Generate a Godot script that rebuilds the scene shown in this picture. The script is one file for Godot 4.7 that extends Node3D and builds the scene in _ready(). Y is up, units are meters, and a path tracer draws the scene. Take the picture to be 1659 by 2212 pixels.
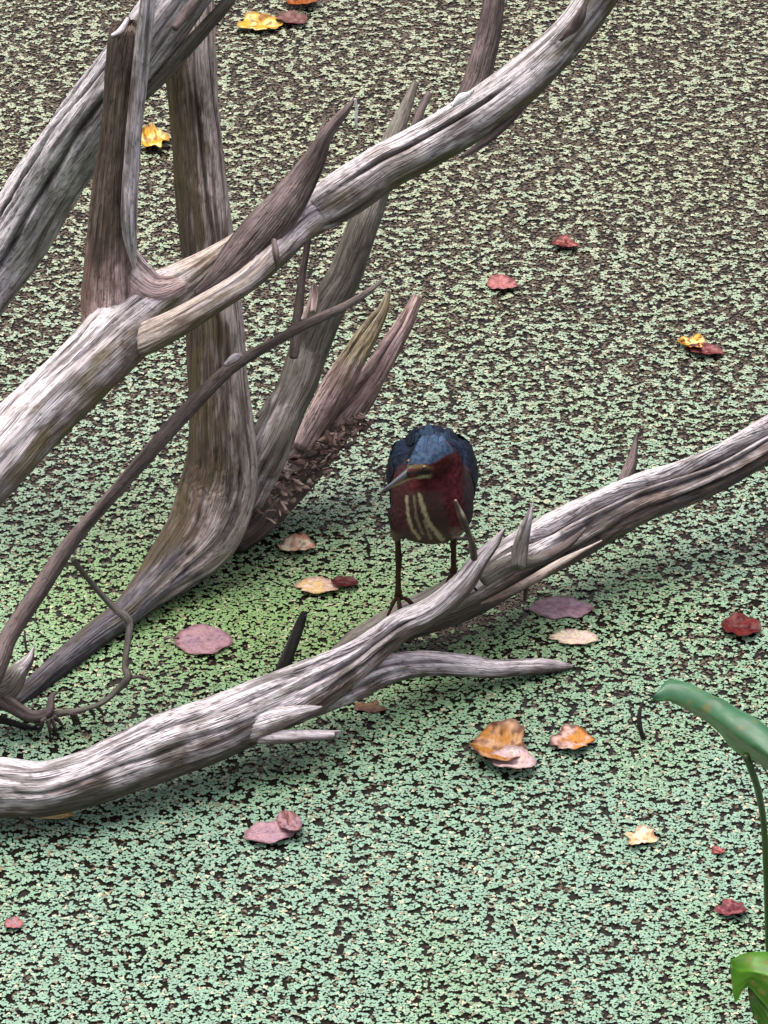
extends Node3D
# A heron on a weathered branch over a duckweed pond, seen from a bank about 3 m above the water.

const PITCH := 32.0
const DIST := 6.0
const FOV := 12.94
var eye := Vector3(0, DIST * sin(deg_to_rad(PITCH)), DIST * cos(deg_to_rad(PITCH)))
var fwd := Vector3(0, -sin(deg_to_rad(PITCH)), -cos(deg_to_rad(PITCH)))
var upv := Vector3(0, cos(deg_to_rad(PITCH)), -sin(deg_to_rad(PITCH)))
var tanh_fov := tan(deg_to_rad(FOV) * 0.5)
var taken := {}
var noise := FastNoiseLite.new()
var wood_mats := {}
var grain_tex: ImageTexture
var grain_nrm: ImageTexture

# ---------------------------------------------------------------- helpers
func ray(x: float, y: float) -> Vector3:
	return fwd + Vector3.RIGHT * ((x - 829.5) / 1106.0 * tanh_fov) - upv * ((y - 1106.0) / 1106.0 * tanh_fov)

func at(x: float, y: float, h: float) -> Vector3:      # the point of height h that stands at this place of the sketch
	var d := ray(x, y)
	return eye + d * ((h - eye.y) / d.y)

func unit(p: Vector3) -> float:                         # metres per sketch unit at p
	return (p - eye).dot(fwd) * tanh_fov / 1106.0

func numbered(called: String) -> String:
	if not taken.has(called):
		taken[called] = 0
		return called
	taken[called] += 1
	return "%s_%03d" % [called, taken[called]]

func thing(called: String, label: String, category: String, group := "", where := Vector3.ZERO) -> Node3D:
	var o := Node3D.new()
	o.name = numbered(called)
	add_child(o)
	o.position = where
	tag(o, label, category, group)
	return o

func tag(o: Node3D, label: String, category: String, group := "") -> void:
	o.set_meta("label", label)
	o.set_meta("category", category)
	if group:
		o.set_meta("group", group)

func part(called: String, mesh: Mesh, mat: Material, parent: Node3D, label := "") -> MeshInstance3D:
	var o := MeshInstance3D.new()
	o.name = called if parent != self else numbered(called)
	o.mesh = mesh
	o.material_override = mat
	parent.add_child(o, true)
	if label:
		o.set_meta("label", label)
	return o

func n3(x: float, y: float, z: float) -> float:
	return noise.get_noise_3d(x, y, z)

func sstep(a: float, b: float, x: float) -> float:
	var t := clampf((x - a) / (b - a), 0.0, 1.0)
	return t * t * (3.0 - 2.0 * t)

func mix3(a: Color, b: Color, t: float) -> Color:
	return a.lerp(b, clampf(t, 0.0, 1.0))

func grid_mesh(pos: PackedVector3Array, col: PackedColorArray, uvs: PackedVector2Array, nu: int, nv: int, flip := false) -> ArrayMesh:
	# nv rows of nu points; smooth normals from the neighbours
	var nrm := PackedVector3Array()
	nrm.resize(nu * nv)
	var closed: bool = pos[0].is_equal_approx(pos[nu - 1]) and pos[(nv / 2) * nu].is_equal_approx(pos[(nv / 2) * nu + nu - 1])
	for j in nv:
		for i in nu:
			var i0 := i - 1
			var i1 := i + 1
			if closed:
				if i0 < 0: i0 = nu - 2
				if i1 > nu - 1: i1 = 1
			else:
				i0 = maxi(i0, 0)
				i1 = mini(i1, nu - 1)
			var du := pos[j * nu + i1] - pos[j * nu + i0]
			var dv := pos[mini(j + 1, nv - 1) * nu + i] - pos[maxi(j - 1, 0) * nu + i]
			var n := du.cross(dv)
			if n.length_squared() < 1e-20:
				n = Vector3.UP
			nrm[j * nu + i] = -n.normalized() if flip else n.normalized()
	var idx := PackedInt32Array()
	idx.resize((nu - 1) * (nv - 1) * 6)
	var k := 0
	for j in nv - 1:
		for i in nu - 1:
			var a := j * nu + i
			var b := a + 1
			var c := a + nu
			var d := c + 1
			if flip:
				idx[k] = a; idx[k + 1] = b; idx[k + 2] = c; idx[k + 3] = b; idx[k + 4] = d; idx[k + 5] = c
			else:
				idx[k] = a; idx[k + 1] = c; idx[k + 2] = b; idx[k + 3] = b; idx[k + 4] = c; idx[k + 5] = d
			k += 6
	var arr := []
	arr.resize(Mesh.ARRAY_MAX)
	arr[Mesh.ARRAY_VERTEX] = pos
	arr[Mesh.ARRAY_NORMAL] = nrm
	arr[Mesh.ARRAY_COLOR] = col
	if uvs.size():
		arr[Mesh.ARRAY_TEX_UV] = uvs
	arr[Mesh.ARRAY_INDEX] = idx
	var m := ArrayMesh.new()
	m.add_surface_from_arrays(Mesh.PRIMITIVE_TRIANGLES, arr)
	return m

# ---------------------------------------------------------------- wood
# palettes: pale, mid, dark (linear base colours; pale-to-mid spread also carries light and shade)
var PAL := {
	"silver": [Color(0.74, 0.685, 0.715), Color(0.175, 0.132, 0.118), Color(0.05, 0.034, 0.03)],
	"bleached": [Color(0.80, 0.75, 0.79), Color(0.44, 0.385, 0.39), Color(0.07, 0.05, 0.048)],
	"trunk": [Color(0.56, 0.48, 0.455), Color(0.125, 0.088, 0.064), Color(0.045, 0.03, 0.024)],
	"bark": [Color(0.24, 0.18, 0.145), Color(0.105, 0.074, 0.055), Color(0.042, 0.03, 0.024)],
	"tan": [Color(0.66, 0.565, 0.50), Color(0.165, 0.108, 0.064), Color(0.09, 0.058, 0.04)],
	"olive": [Color(0.36, 0.31, 0.21), Color(0.19, 0.145, 0.075), Color(0.07, 0.05, 0.03)],
	"grey": [Color(0.25, 0.232, 0.20), Color(0.115, 0.10, 0.08), Color(0.075, 0.065, 0.055)],
	"dark": [Color(0.20, 0.155, 0.15), Color(0.10, 0.072, 0.066), Color(0.04, 0.03, 0.028)],
	"slate": [Color(0.17, 0.16, 0.185), Color(0.105, 0.095, 0.11), Color(0.05, 0.045, 0.05)],
	"pink": [Color(0.64, 0.49, 0.47), Color(0.24, 0.15, 0.13), Color(0.11, 0.06, 0.05)],
	"white": [Color(0.8, 0.8, 0.8), Color(0.75, 0.75, 0.75), Color(0.6, 0.6, 0.6)],
	"black": [Color(0.05, 0.042, 0.045), Color(0.025, 0.02, 0.022), Color(0.012, 0.01, 0.01)],
}

func make_textures() -> void:
	var f := FastNoiseLite.new()
	f.seed = 91
	f.frequency = 1.0
	f.fractal_type = FastNoiseLite.FRACTAL_FBM
	f.fractal_octaves = 3
	var w := 256
	var hgt := 512
	var im := Image.create(w, hgt, false, Image.FORMAT_RGB8)
	var bump := Image.create(w, hgt, false, Image.FORMAT_RGB8)
	for y in hgt:
		var b := TAU * y / hgt
		for x in w:
			var a := TAU * x / w
			var v := f.get_noise_3d(cos(a) * 4.6 + cos(b) * 0.5, sin(a) * 4.6 + sin(b) * 0.5, cos(b) * 0.8 + 3.0)
			var fine := f.get_noise_3d(cos(a) * 13.0, sin(a) * 13.0 + cos(b) * 1.6, sin(b) * 1.6 + 9.0)
			var chk := f.get_noise_3d(cos(a) * 7.0 + 31.0, sin(a) * 7.0 + cos(b) * 0.35, sin(b) * 0.35 + 5.0)
			var line := maxf(0.0, 1.0 - absf(chk) / 0.045) * sstep(-0.1, 0.25, f.get_noise_3d(cos(b) * 2.0, sin(b) * 2.0, cos(a) * 1.2 + 60.0))
			var g := clampf(0.93 + v * 0.30 + fine * 0.34, 0.3, 1.0) * (1.0 - 0.62 * line)
			im.set_pixel(x, y, Color(g, g, g))
			var hh := clampf(0.55 + v * 0.45 + fine * 0.45 - line * 0.5, 0.0, 1.0)
			bump.set_pixel(x, y, Color(hh, hh, hh))
	grain_tex = ImageTexture.create_from_image(im)
	bump.bump_map_to_normal_map(5.0)
	grain_nrm = ImageTexture.create_from_image(bump)

func wood_mat(rough := 0.78) -> StandardMaterial3D:
	if not wood_mats.has(rough):
		var m := StandardMaterial3D.new()
		m.vertex_color_use_as_albedo = true
		m.albedo_texture = grain_tex
		m.normal_enabled = true
		m.normal_texture = grain_nrm
		m.normal_scale = 1.2
		m.roughness = rough
		m.metallic_specular = 0.45
		wood_mats[rough] = m
	return wood_mats[rough]

# ctrl: rows of [x, y, half width, height above the water]
func limb_mesh(ctrl: Array, o := {}) -> ArrayMesh:
	var pts := []
	var rad := []
	for c in ctrl:
		var p := at(c[0], c[1], c[3])
		pts.append(p)
		rad.append(c[2] * unit(p))
	var n := pts.size()
	var length := 0.0
	for i in n - 1:
		length += (pts[i + 1] as Vector3).distance_to(pts[i])
	var step: float = o.get("step", 0.0032)
	var rows := clampi(int(length / step), 14, 460)
	var cen := PackedVector3Array()
	var rr := PackedFloat32Array()
	var frac := PackedFloat32Array()
	for k in rows + 1:
		var t := float(k) / rows * (n - 1)
		var i := mini(int(t), n - 2)
		var u := t - i
		var p0: Vector3 = pts[maxi(i - 1, 0)]
		var p1: Vector3 = pts[i]
		var p2: Vector3 = pts[i + 1]
		var p3: Vector3 = pts[mini(i + 2, n - 1)]
		if i == 0: p0 = p1 * 2.0 - p2
		if i + 2 > n - 1: p3 = p2 * 2.0 - p1
		cen.append(p1.cubic_interpolate(p2, p0, p3, u))
		var r0: float = rad[maxi(i - 1, 0)]
		var r3: float = rad[mini(i + 2, n - 1)]
		rr.append(maxf(0.0006, cubic_interpolate(rad[i], rad[i + 1], r0, r3, u)))
		frac.append(t / (n - 1))
	var rmax := 0.0
	var rmean := 0.0
	for r in rr:
		rmax = maxf(rmax, r)
		rmean += r / rr.size()
	var around := clampi(int(TAU * rmax / 0.0024), 12, 132)
	var seed_at: float = o.get("seed", 1) * 17.37
	var rough: float = o.get("rough", 1.0)
	var pal: Array = PAL[o.get("pal", "silver")]
	var pal2: Array = PAL[o.get("pal2", o.get("pal", "silver"))]
	var pal_at: Array = o.get("pal_at", [0.4, 0.6])
	var bleach_light: Vector3 = o.get("bleach_light", Vector3(0, 1, 0))
	var bleach_light_amt: float = o.get("bleach_light_amt", 0.5)
	var moss_shade: float = o.get("moss_shade", 0.0)
	var twist: float = o.get("twist", 0.8)
	var cracks: Array = o.get("cracks", [])
	var knots: Array = o.get("knots", [])
	var kp := []
	for q in knots:
		kp.append([at(q[0], q[1], q[2]), q[3]])
	var jag0: float = o.get("jag0", 0.0)
	var jag1: float = o.get("jag1", 0.0)
	var flat: float = o.get("flat", 1.0)
	var cap := 5
	var total := rows + 1 + cap * 2
	var nu := around + 1
	var pos := PackedVector3Array(); pos.resize(nu * total)
	var col := PackedColorArray(); col.resize(nu * total)
	var uvs := PackedVector2Array(); uvs.resize(nu * total)
	var urep := maxf(1.0, roundf(TAU * rmean / 0.07))
	var s := 0.0
	var last_bin := Vector3.ZERO
	var moss_shade_c: Color = o.get("moss_shade_color", Color(0.13, 0.105, 0.035))
	for row in total:
		var k := clampi(row - cap, 0, rows)
		var over := 0.0
		if row < cap: over = -float(cap - row) / cap
		elif row > rows + cap: over = float(row - rows - cap) / cap
		var tang := (cen[mini(k + 1, rows)] - cen[maxi(k - 1, 0)]).normalized()
		if row > cap and row <= rows + cap: s += cen[k].distance_to(cen[k - 1])
		var side := (-fwd - tang * (-fwd).dot(tang)).normalized()     # towards the bank
		var bin := tang.cross(side)
		if last_bin == Vector3.ZERO:
			if bin.dot(upv) < 0.0: bin = -bin
		elif bin.dot(last_bin) < 0.0: bin = -bin
		last_bin = bin
		var r := rr[k]
		var shrink := sqrt(maxf(0.0, 1.0 - over * over))
		var tw := s * twist + 0.14 * n3(s * 4.0, seed_at, 3.0)
		for i in nu:
			var th := TAU * (i % around) / around
			var ca := cos(th)
			var sa := sin(th)
			var cx := cos(th + tw) * rmean
			var cy := sin(th + tw) * rmean
			# grain runs along the limb
			var lump := n3(cx / 0.045 + seed_at, cy / 0.045, s / 0.22) * 0.11
			var g := n3(cx / 0.0115, cy / 0.0115 + seed_at, s / 0.20)
			var g2 := n3(cx / 0.0055 + 7.0, cy / 0.0055 + seed_at, s / 0.11)
			var fib := n3(cx / 0.0030, cy / 0.0030 + seed_at, s / 0.07)
			var groove := maxf(0.0, 1.0 - absf(g) / 0.16)
			var gr2 := maxf(0.0, 1.0 - absf(g2) / 0.2)
			var dd := lump * r + rough * minf(1.0, r / 0.02) * (-groove * groove * 0.0024 * sstep(-0.3, 0.5, n3(s / 0.13, th * 1.3, seed_at)) + g * 0.0010 - gr2 * 0.0008 + fib * 0.0005)
			var crackd := 0.0
			for c in cracks:      # [angle in degrees, from, to, width m, depth m]
				if frac[k] > c[1] and frac[k] < c[2]:
					var da: float = wrapf(th - deg_to_rad(c[0]) - 0.12 * n3(s * 7.0, c[0], seed_at), -PI, PI) * r
					var e: float = minf((frac[k] - c[1]), (c[2] - frac[k])) / (c[2] - c[1]) * 6.0
					var f2: float = maxf(0.0, 1.0 - absf(da) / (c[3] * minf(1.0, e) + 0.0005))
					dd -= f2 * c[4] * minf(1.0, e)
					crackd = maxf(crackd, f2)
			var dir := side * ca * flat + bin * sa
			var p := cen[k] + dir * (r + dd) * shrink
			if over != 0.0:
				var jj := jag1 if over > 0.0 else jag0
				var jn := n3(ca * 2.2 * rmax / 0.02, sa * 2.2 * rmax / 0.02, seed_at + 40.0) + 0.5 * n3(ca * 7.0, sa * 7.0, seed_at)
				var push := signf(over) * (absf(over) * r * (0.25 if jj > 0.0 else 0.6))
				p = cen[k] + dir * (r + dd) * lerpf(1.0, shrink, 1.0) + tang * (push + signf(over) * jj * jn * (1.0 - absf(over) * 0.4))
			for q in kp:
				var dk: float = p.distance_to(q[0])
				if dk < q[1]:
					var w: float = 1.0 - dk / q[1]
					p += dir * (w * w * 0.010 + w * 0.0022 * sin(dk / 0.0035 * TAU * 0.45))
			var id := row * nu + i
			pos[id] = p
			uvs[id] = Vector2(float(i) / around * urep, s / 0.34)
			# colour: weathered grain, with light on the upper sides painted in
			var along := sstep(pal_at[0], pal_at[1], frac[k] + 0.10 * n3(cx / 0.02, cy / 0.02, s / 0.06 + seed_at))
			var pale: Color = pal[0].lerp(pal2[0], along)
			var mid: Color = pal[1].lerp(pal2[1], along)
			var drk: Color = pal[2].lerp(pal2[2], along)
			var patch := n3(cx / 0.04 + 3.0, cy / 0.04 + seed_at, s / 0.11)
			var up := dir.normalized().dot(bleach_light)
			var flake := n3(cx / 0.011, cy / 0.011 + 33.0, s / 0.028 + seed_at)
			var wv: float = o.get("base", 0.36) + bleach_light_amt * up + 0.50 * patch + 0.35 * g2 + 0.25 * fib + 0.40 * flake
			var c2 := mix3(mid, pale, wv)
			var streak := n3(cx / 0.0075 + 20.0, cy / 0.0075 + seed_at, s / 0.16)
			c2 = mix3(c2, drk, sstep(0.18, 0.62, streak) * 0.75)
			var speck := n3(cx / 0.003, cy / 0.003 + 50.0, s / 0.009 + seed_at)
			c2 = mix3(c2, drk, sstep(0.35, 0.7, speck) * 0.55)
			if moss_shade > 0.0:
				c2 = mix3(c2, moss_shade_c, moss_shade * sstep(-0.1, 0.5, n3(cx / 0.03 + 70.0, cy / 0.03, s / 0.09 + seed_at) - up * 0.45))  # mossy stain, plus underside shade painted into the wood colour
			if crackd > 0.0:
				c2 = mix3(c2, drk * 0.6, crackd * 0.7)
			for q in kp:
				var dk2: float = p.distance_to(q[0])
				if dk2 < q[1]:
					var ring := 0.5 + 0.5 * sin(dk2 / 0.0035 * TAU * 0.45)
					var w2: float = sstep(q[1], q[1] * 0.4, dk2)
					c2 = mix3(c2, PAL["pink"][0].lerp(PAL["pink"][1], 1.0 - ring), w2 * 0.8)
			# soaked band along the waterline
			c2 = mix3(c2, c2 * Color(0.40, 0.38, 0.38), sstep(0.026, 0.010, p.y + 0.010 * n3(p.x * 30.0, p.z * 30.0, seed_at)))
			c2.a = 1.0
			col[id] = c2
	return grid_mesh(pos, col, uvs, nu, total, true)

func limb(called: String, ctrl: Array, parent: Node3D, o := {}, label := "") -> MeshInstance3D:
	return part(called, limb_mesh(ctrl, o), wood_mat(o.get("gloss", 0.78)), parent, label)

# ---------------------------------------------------------------- floating leaves
func leaf_mat(rough: float) -> StandardMaterial3D:
	var m := StandardMaterial3D.new()
	m.vertex_color_use_as_albedo = true
	m.roughness = rough
	m.metallic_specular = 0.28
	m.cull_mode = BaseMaterial3D.CULL_DISABLED
	return m

# o: len, wid (sketch units along and across), turn (deg on the water), cup, fold, c0, c1, c2, mixdir, spots, lobes, stem
func leaf(x: float, y: float, o: Dictionary, label: String) -> void:
	var base := at(x, y, 0.0)
	var k := unit(base)
	var root := thing("fallen_leaf", label, "leaf", "fallen leaves floating on the pond", Vector3(base.x, 0.0, base.z))
	var L: float = o.len * k * 0.5
	var W: float = o.wid * k * 0.5
	var turn := deg_to_rad(o.get("turn", 0.0))
	var cup: float = o.get("cup", 0.25)
	var fold: float = o.get("fold", 0.15)
	var lift: float = o.get("lift", 0.006)
	var wob: float = o.get("wob", 0.12)
	var sd: float = o.get("seed", x * 0.37 + y * 0.11)
	var lobes: int = o.get("lobes", 0)
	var c0: Color = o.c0
	var c1: Color = o.c1
	var c2: Color = o.get("c2", c1)
	var tilt: Vector2 = o.get("tilt", Vector2.ZERO)
	var nu := 57
	var nv := 15
	var pos := PackedVector3Array(); pos.resize(nu * nv)
	var col := PackedColorArray(); col.resize(nu * nv)
	for j in nv:
		var f := maxf(0.002, float(j) / (nv - 1))
		for i in nu:
			var a := TAU * (i % (nu - 1)) / (nu - 1)
			# outline: pointed oval with uneven margin
			var point := pow(absf(cos(a)), 6.0) * 0.16 * signf(cos(a))
			var e := 1.0 + point * signf(cos(a)) * (1.0 if cos(a) > 0.0 else 0.4)
			e += 0.8 * wob * n3(cos(a) * 1.3 + sd, sin(a) * 1.3, sd) + wob * 0.28 * n3(cos(a) * 3.6 + sd, sin(a) * 3.6, 2.0)
			if lobes > 0:
				e *= 0.92 + 0.10 * cos(a * lobes + 0.5)
			var lx := cos(a) * e * f
			var lz := sin(a) * e * f
			var yy := 0.34 * cup * (lx * lx * 0.4 + lz * lz) * minf(1.0, 1.2 / (0.4 + f * e)) * W + fold * absf(lz) * W
			yy += 0.22 * cup * W * sstep(0.72, 1.0, f) * sstep(-0.2, 0.7, lz + 0.5 * n3(cos(a) * 2.0, sd, 4.0))
			yy += 0.15 * W * n3(lx * 1.1 + sd, lz * 1.1, 5.0) + 0.025 * W * n3(lx * 4.0, lz * 4.0 + sd, 6.0)
			yy -= 0.10 * W * exp(-lz * lz * 90.0) * (0.5 + 0.5 * cos(lx * 2.0))
			yy += (tilt.x * lx * L + tilt.y * lz * W)
			var vein := absf(fposmod(lx * 3.2 - absf(lz) * 1.8, 1.0) - 0.5)
			yy += 0.025 * W * vein
			var px := lx * L
			var pz := lz * W
			var q := Vector3(px * cos(turn) + pz * sin(turn), maxf(0.0042, lift * 0.65 + yy * 0.7), -px * sin(turn) + pz * cos(turn))
			pos[j * nu + i] = q
			var t: float = 0.5 + 0.9 * n3(lx * 1.3 + sd, lz * 1.3, 9.0) + o.get("grad", 0.0) * lx + o.get("gradz", 0.0) * lz
			var c := mix3(c0, c1, sstep(0.25, 0.75, t))
			c = mix3(c, c2, sstep(0.15, 0.5, n3(lx * 2.6 + sd * 2.0, lz * 2.6, 14.0)) * o.get("spots", 0.6))
			c = mix3(c, c * 0.72, sstep(0.10, 0.0, vein) * 0.6 + exp(-lz * lz * 160.0) * 0.4)
			c = mix3(c, Color(0.07, 0.025, 0.018), sstep(0.80, 0.97, f + 0.14 * n3(cos(a) * 3.0 + sd, sin(a) * 3.0, 31.0)) * o.get("rim", 0.55))
			c = mix3(c, c * 0.6, sstep(0.2, 0.6, n3(lx * 9.0, lz * 9.0 + sd, 21.0)))
			c.a = 1.0
			col[j * nu + i] = c
	part("blade", grid_mesh(pos, col, PackedVector2Array(), nu, nv), leaf_mat(o.get("gloss", 0.42)), root)
	if o.has("stem"):
		var sl: float = o.stem * k
		var pts := []
		for t in 7:
			var u := t / 6.0
			var px := -L * 0.92 - sl * u
			var pz := 0.004 * sin(u * 3.0)
			pts.append(Vector3(px * cos(turn) + pz * sin(turn), lift + 0.004 + 0.004 * sin(u * 3.0), -px * sin(turn) + pz * cos(turn)))
		part("stalk", tube(pts, [0.0016, 0.0014, 0.0012, 0.0012, 0.0013, 0.0018, 0.0028], c1 * 0.5, 8), leaf_mat(0.6), root)

# plain tube along world points
func tube(pts: Array, rad: Array, c: Color, around := 10, jitter := 0.0) -> ArrayMesh:
	var nu := around + 1
	var n := pts.size()
	var pos := PackedVector3Array()
	var col := PackedColorArray()
	var ref := Vector3(0.31, 0.2, 0.93)
	for j in range(-1, n + 1):
		var k := clampi(j, 0, n - 1)
		var tang: Vector3 = ((pts[mini(k + 1, n - 1)] as Vector3) - pts[maxi(k - 1, 0)]).normalized()
		if absf(tang.dot(ref)) > 0.95: ref = Vector3(0.9, 0.1, -0.3)
		var a := (ref - tang * ref.dot(tang)).normalized()
		var b := tang.cross(a)
		var r: float = rad[k] if (j >= 0 and j < n) else 0.00005
		for i in nu:
			var th := TAU * (i % around) / around
			var q: Vector3 = pts[k]
			var rj := r * (1.0 + jitter * n3(q.x * 300.0 + cos(th), q.y * 300.0, q.z * 300.0 + sin(th)))
			pos.append(q + (a * cos(th) + b * sin(th)) * rj)
			var cc := c * (0.85 + 0.3 * n3(q.x * 150.0, q.y * 150.0 + th, q.z * 150.0))
			cc.a = 1.0
			col.append(cc)
	return grid_mesh(pos, col, PackedVector2Array(), nu, n + 2)

# ---------------------------------------------------------------- heron
var bird := Vector3.ZERO

func ell(p: Vector3, c: Vector3, r: Vector3) -> float:
	var q := p - c
	var a := q / r
	var b := a / r
	var k0 := a.length()
	return k0 * (k0 - 1.0) / maxf(b.length(), 1e-6)

func cone(p: Vector3, a: Vector3, b: Vector3, ra: float, rb: float) -> float:
	var ba := b - a
	var t := clampf((p - a).dot(ba) / ba.length_squared(), 0.0, 1.0)
	return (p - a - ba * t).length() - lerpf(ra, rb, t)

func smin(a: float, b: float, k: float) -> float:
	var h := maxf(k - absf(a - b), 0.0) / k
	return minf(a, b) - h * h * k * 0.25

# millimetres; x to the right bank, y up, z towards the bank; origin at the body's middle
const HEAD := Vector3(-7, 69, 50)
const BILL := Vector3(-0.565, -0.03, 0.824)

func heron_sdf(p: Vector3) -> float:
	var d := ell(p, Vector3(1, -3, 12), Vector3(48, 49, 47))
	d = smin(d, ell(p, Vector3(0, -34, 8), Vector3(39, 33, 38)), 16.0)
	d = smin(d, minf(ell(p, Vector3(41, -1, -30), Vector3(11, 34, 56)), ell(p, Vector3(-36, -1, -30), Vector3(11, 34, 56))), 8.0)
	d = smin(d, ell(p, Vector3(3, 0, -40), Vector3(48, 36, 62)), 26.0)
	d = smin(d, cone(p, Vector3(12, 50, 14), Vector3(6, 8, 28), 28.0, 36.0), 12.0)
	d = smin(d, cone(p, Vector3(24, -28, 18), Vector3(-20, -26, 26), 24.0, 24.0), 20.0)
	var ha := HEAD - BILL * 14.0
	d = smin(d, cone(p, ha, HEAD + BILL * 12.0, 24.0, 15.5), 9.0)
	d = smin(d, cone(p, HEAD + BILL * 12.0, HEAD + BILL * 30.0, 14.0, 7.0), 6.0)
	d = smin(d, cone(p, Vector3(-38, -38, 4), Vector3(-42, -66, 8), 15.0, 6.0), 10.0)
	d = smin(d, cone(p, Vector3(30, -38, -26), Vector3(31, -66, -38), 15.0, 6.0), 10.0)
	d = smin(d, cone(p, Vector3(3, 4, -100), Vector3(3, -14, -150), 24.0, 9.0), 18.0)
	d += 0.9 * n3(p.x * 0.16, p.y * 0.16, p.z * 0.16) + 0.5 * n3(p.x * 0.5, p.y * 0.12, p.z * 0.3)
	return d

func band(u: float, w: float, pts: Array, half: float) -> float:
	var best := 1e9
	for i in pts.size() - 1:
		var a := Vector2(pts[i][0], pts[i][1])
		var b := Vector2(pts[i + 1][0], pts[i + 1][1])
		var q := Vector2(u, w)
		var t := clampf((q - a).dot(b - a) / (b - a).length_squared(), 0.0, 1.0)
		best = minf(best, (q - a - (b - a) * t).length())
	var hw := half * (1.0 + 0.5 * n3(u * 0.3, w * 0.12, half))
	return sstep(hw, hw * 0.4, best)

func heron_color(p: Vector3) -> Color:
	var u := p.x
	var w := p.y * 0.848 - p.z * 0.53          # the bird's own breast axis, from chin down to belly
	var nz := n3(p.x * 0.12, p.y * 0.12, p.z * 0.12)
	var fine := n3(p.x * 0.6, p.y * 0.2, p.z * 0.6)
	var slate := Color(0.007, 0.010, 0.018).lerp(Color(0.018, 0.030, 0.056), clampf(0.45 + nz * 0.6 + fine * 0.5, 0, 1))
	var chest := Color(0.045, 0.010, 0.012).lerp(Color(0.095, 0.022, 0.024), clampf(0.5 + nz * 0.7 + fine * 0.5, 0, 1))
	var buff := Color(0.15, 0.125, 0.085).lerp(Color(0.24, 0.20, 0.14), clampf(0.5 + fine, 0, 1))
	var cream := Color(0.31, 0.275, 0.17)
	var black := Color(0.018, 0.016, 0.018)
	var greyp := Color(0.038, 0.031, 0.036)
	var front := p.z > -14.0
	var c := slate
	if front:
		c = chest
		# belly
		c = mix3(c, buff, sstep(-44.0, -62.0, w + nz * 5.0))
		# left breast side is darker brown, grey flank edges
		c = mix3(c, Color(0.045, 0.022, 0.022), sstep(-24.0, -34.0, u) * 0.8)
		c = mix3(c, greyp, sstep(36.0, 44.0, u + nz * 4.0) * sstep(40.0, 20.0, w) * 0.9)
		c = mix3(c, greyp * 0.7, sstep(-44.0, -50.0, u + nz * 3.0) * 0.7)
		# throat: dark ground with long cream stripes
		var thr := sstep(-34.0, -28.0, u - (w + 30.0) * 0.05) * sstep(24.0, 14.0, u + (w + 30.0) * 0.28) * sstep(0.0, -8.0, w)
		c = mix3(c, Color(0.05, 0.032, 0.026), thr * 0.85)
		c = mix3(c, cream, band(u, w, [[-30, -10], [-28, -32], [-23, -50], [-14, -62]], 2.9) * 0.9)
		c = mix3(c, cream, band(u, w, [[-14, -8], [-9, -26], [-4, -41], [6, -53], [14, -63]], 3.6))
		c = mix3(c, cream * 0.55, band(u, w, [[-21, -10], [-18, -36], [-10, -56]], 1.9))
		c = mix3(c, cream * 0.6, band(u, w, [[-8, -40], [0, -62]], 2.0))
	# shoulders and back
	if p.z < 6.0:
		c = mix3(c, slate, sstep(6.0, -12.0, p.z + nz * 8.0) * sstep(-40.0, -22.0, p.y))
		if p.y < -22.0:
			c = mix3(c, greyp, sstep(-6.0, -18.0, p.z))
	# head
	var hd := cone(p, HEAD - BILL * 14.0, HEAD + BILL * 30.0, 26.0, 12.0)
	if hd < 5.0:
		var face := sstep(5.0, 1.0, hd)
		var capline := 28.5 + sstep(-4.0, 26.0, u) * 14.0
		c = mix3(c, Color(0.028, 0.048, 0.085).lerp(Color(0.058, 0.095, 0.155), clampf(0.5 + nz + fine * 0.6, 0.0, 1.0)), face * sstep(capline - 1.2, capline + 1.2, w + fine * 1.5))
		c = mix3(c, chest * 0.7, face * sstep(2.0, -2.0, w - capline) * sstep(-10.0, 2.0, u) * 0.5)
		if w < capline:
			var keep := c
			c = mix3(c, Color(0.13, 0.105, 0.04), band(u, w, [[-32, 26], [-18, 25.6], [-8, 26], [2, 24]], 2.8))
			c = mix3(c, black, band(u, w, [[-34, 16], [-18, 19.2], [2, 19]], 3.2))
			c = mix3(c, cream * 0.9, band(u, w, [[-44, 4], [-26, 9.4], [-12, 13], [1, 14.4]], 2.7))
			c = mix3(c, black, band(u, w, [[-34, 0], [-14, 6], [4, 8]], 3.0) * 0.8)
			c = mix3(c, cream * 0.8, band(u, w, [[-38, 3], [-26, 1], [-12, -2.0]], 2.2))
			c = mix3(c, black, band(u, w, [[-40, -3], [-24, -6], [-4, -5]], 4.0) * 0.9)  # black malar line, with the shade under the chin painted in
			c = mix3(c, keep, sstep(-5.0, 5.0, u + fine * 3.0))
	if p.y > 40.0 and hd >= 5.0 and p.z < 26.0:
		c = mix3(c, slate * 1.1, sstep(40.0, 52.0, p.y + nz * 6.0) * sstep(28.0, 20.0, p.z))
	# thighs
	if p.y < -50.0:
		c = mix3(c, Color(0.12, 0.09, 0.06), sstep(-50.0, -60.0, p.y))
	c.a = 1.0
	return c

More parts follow.
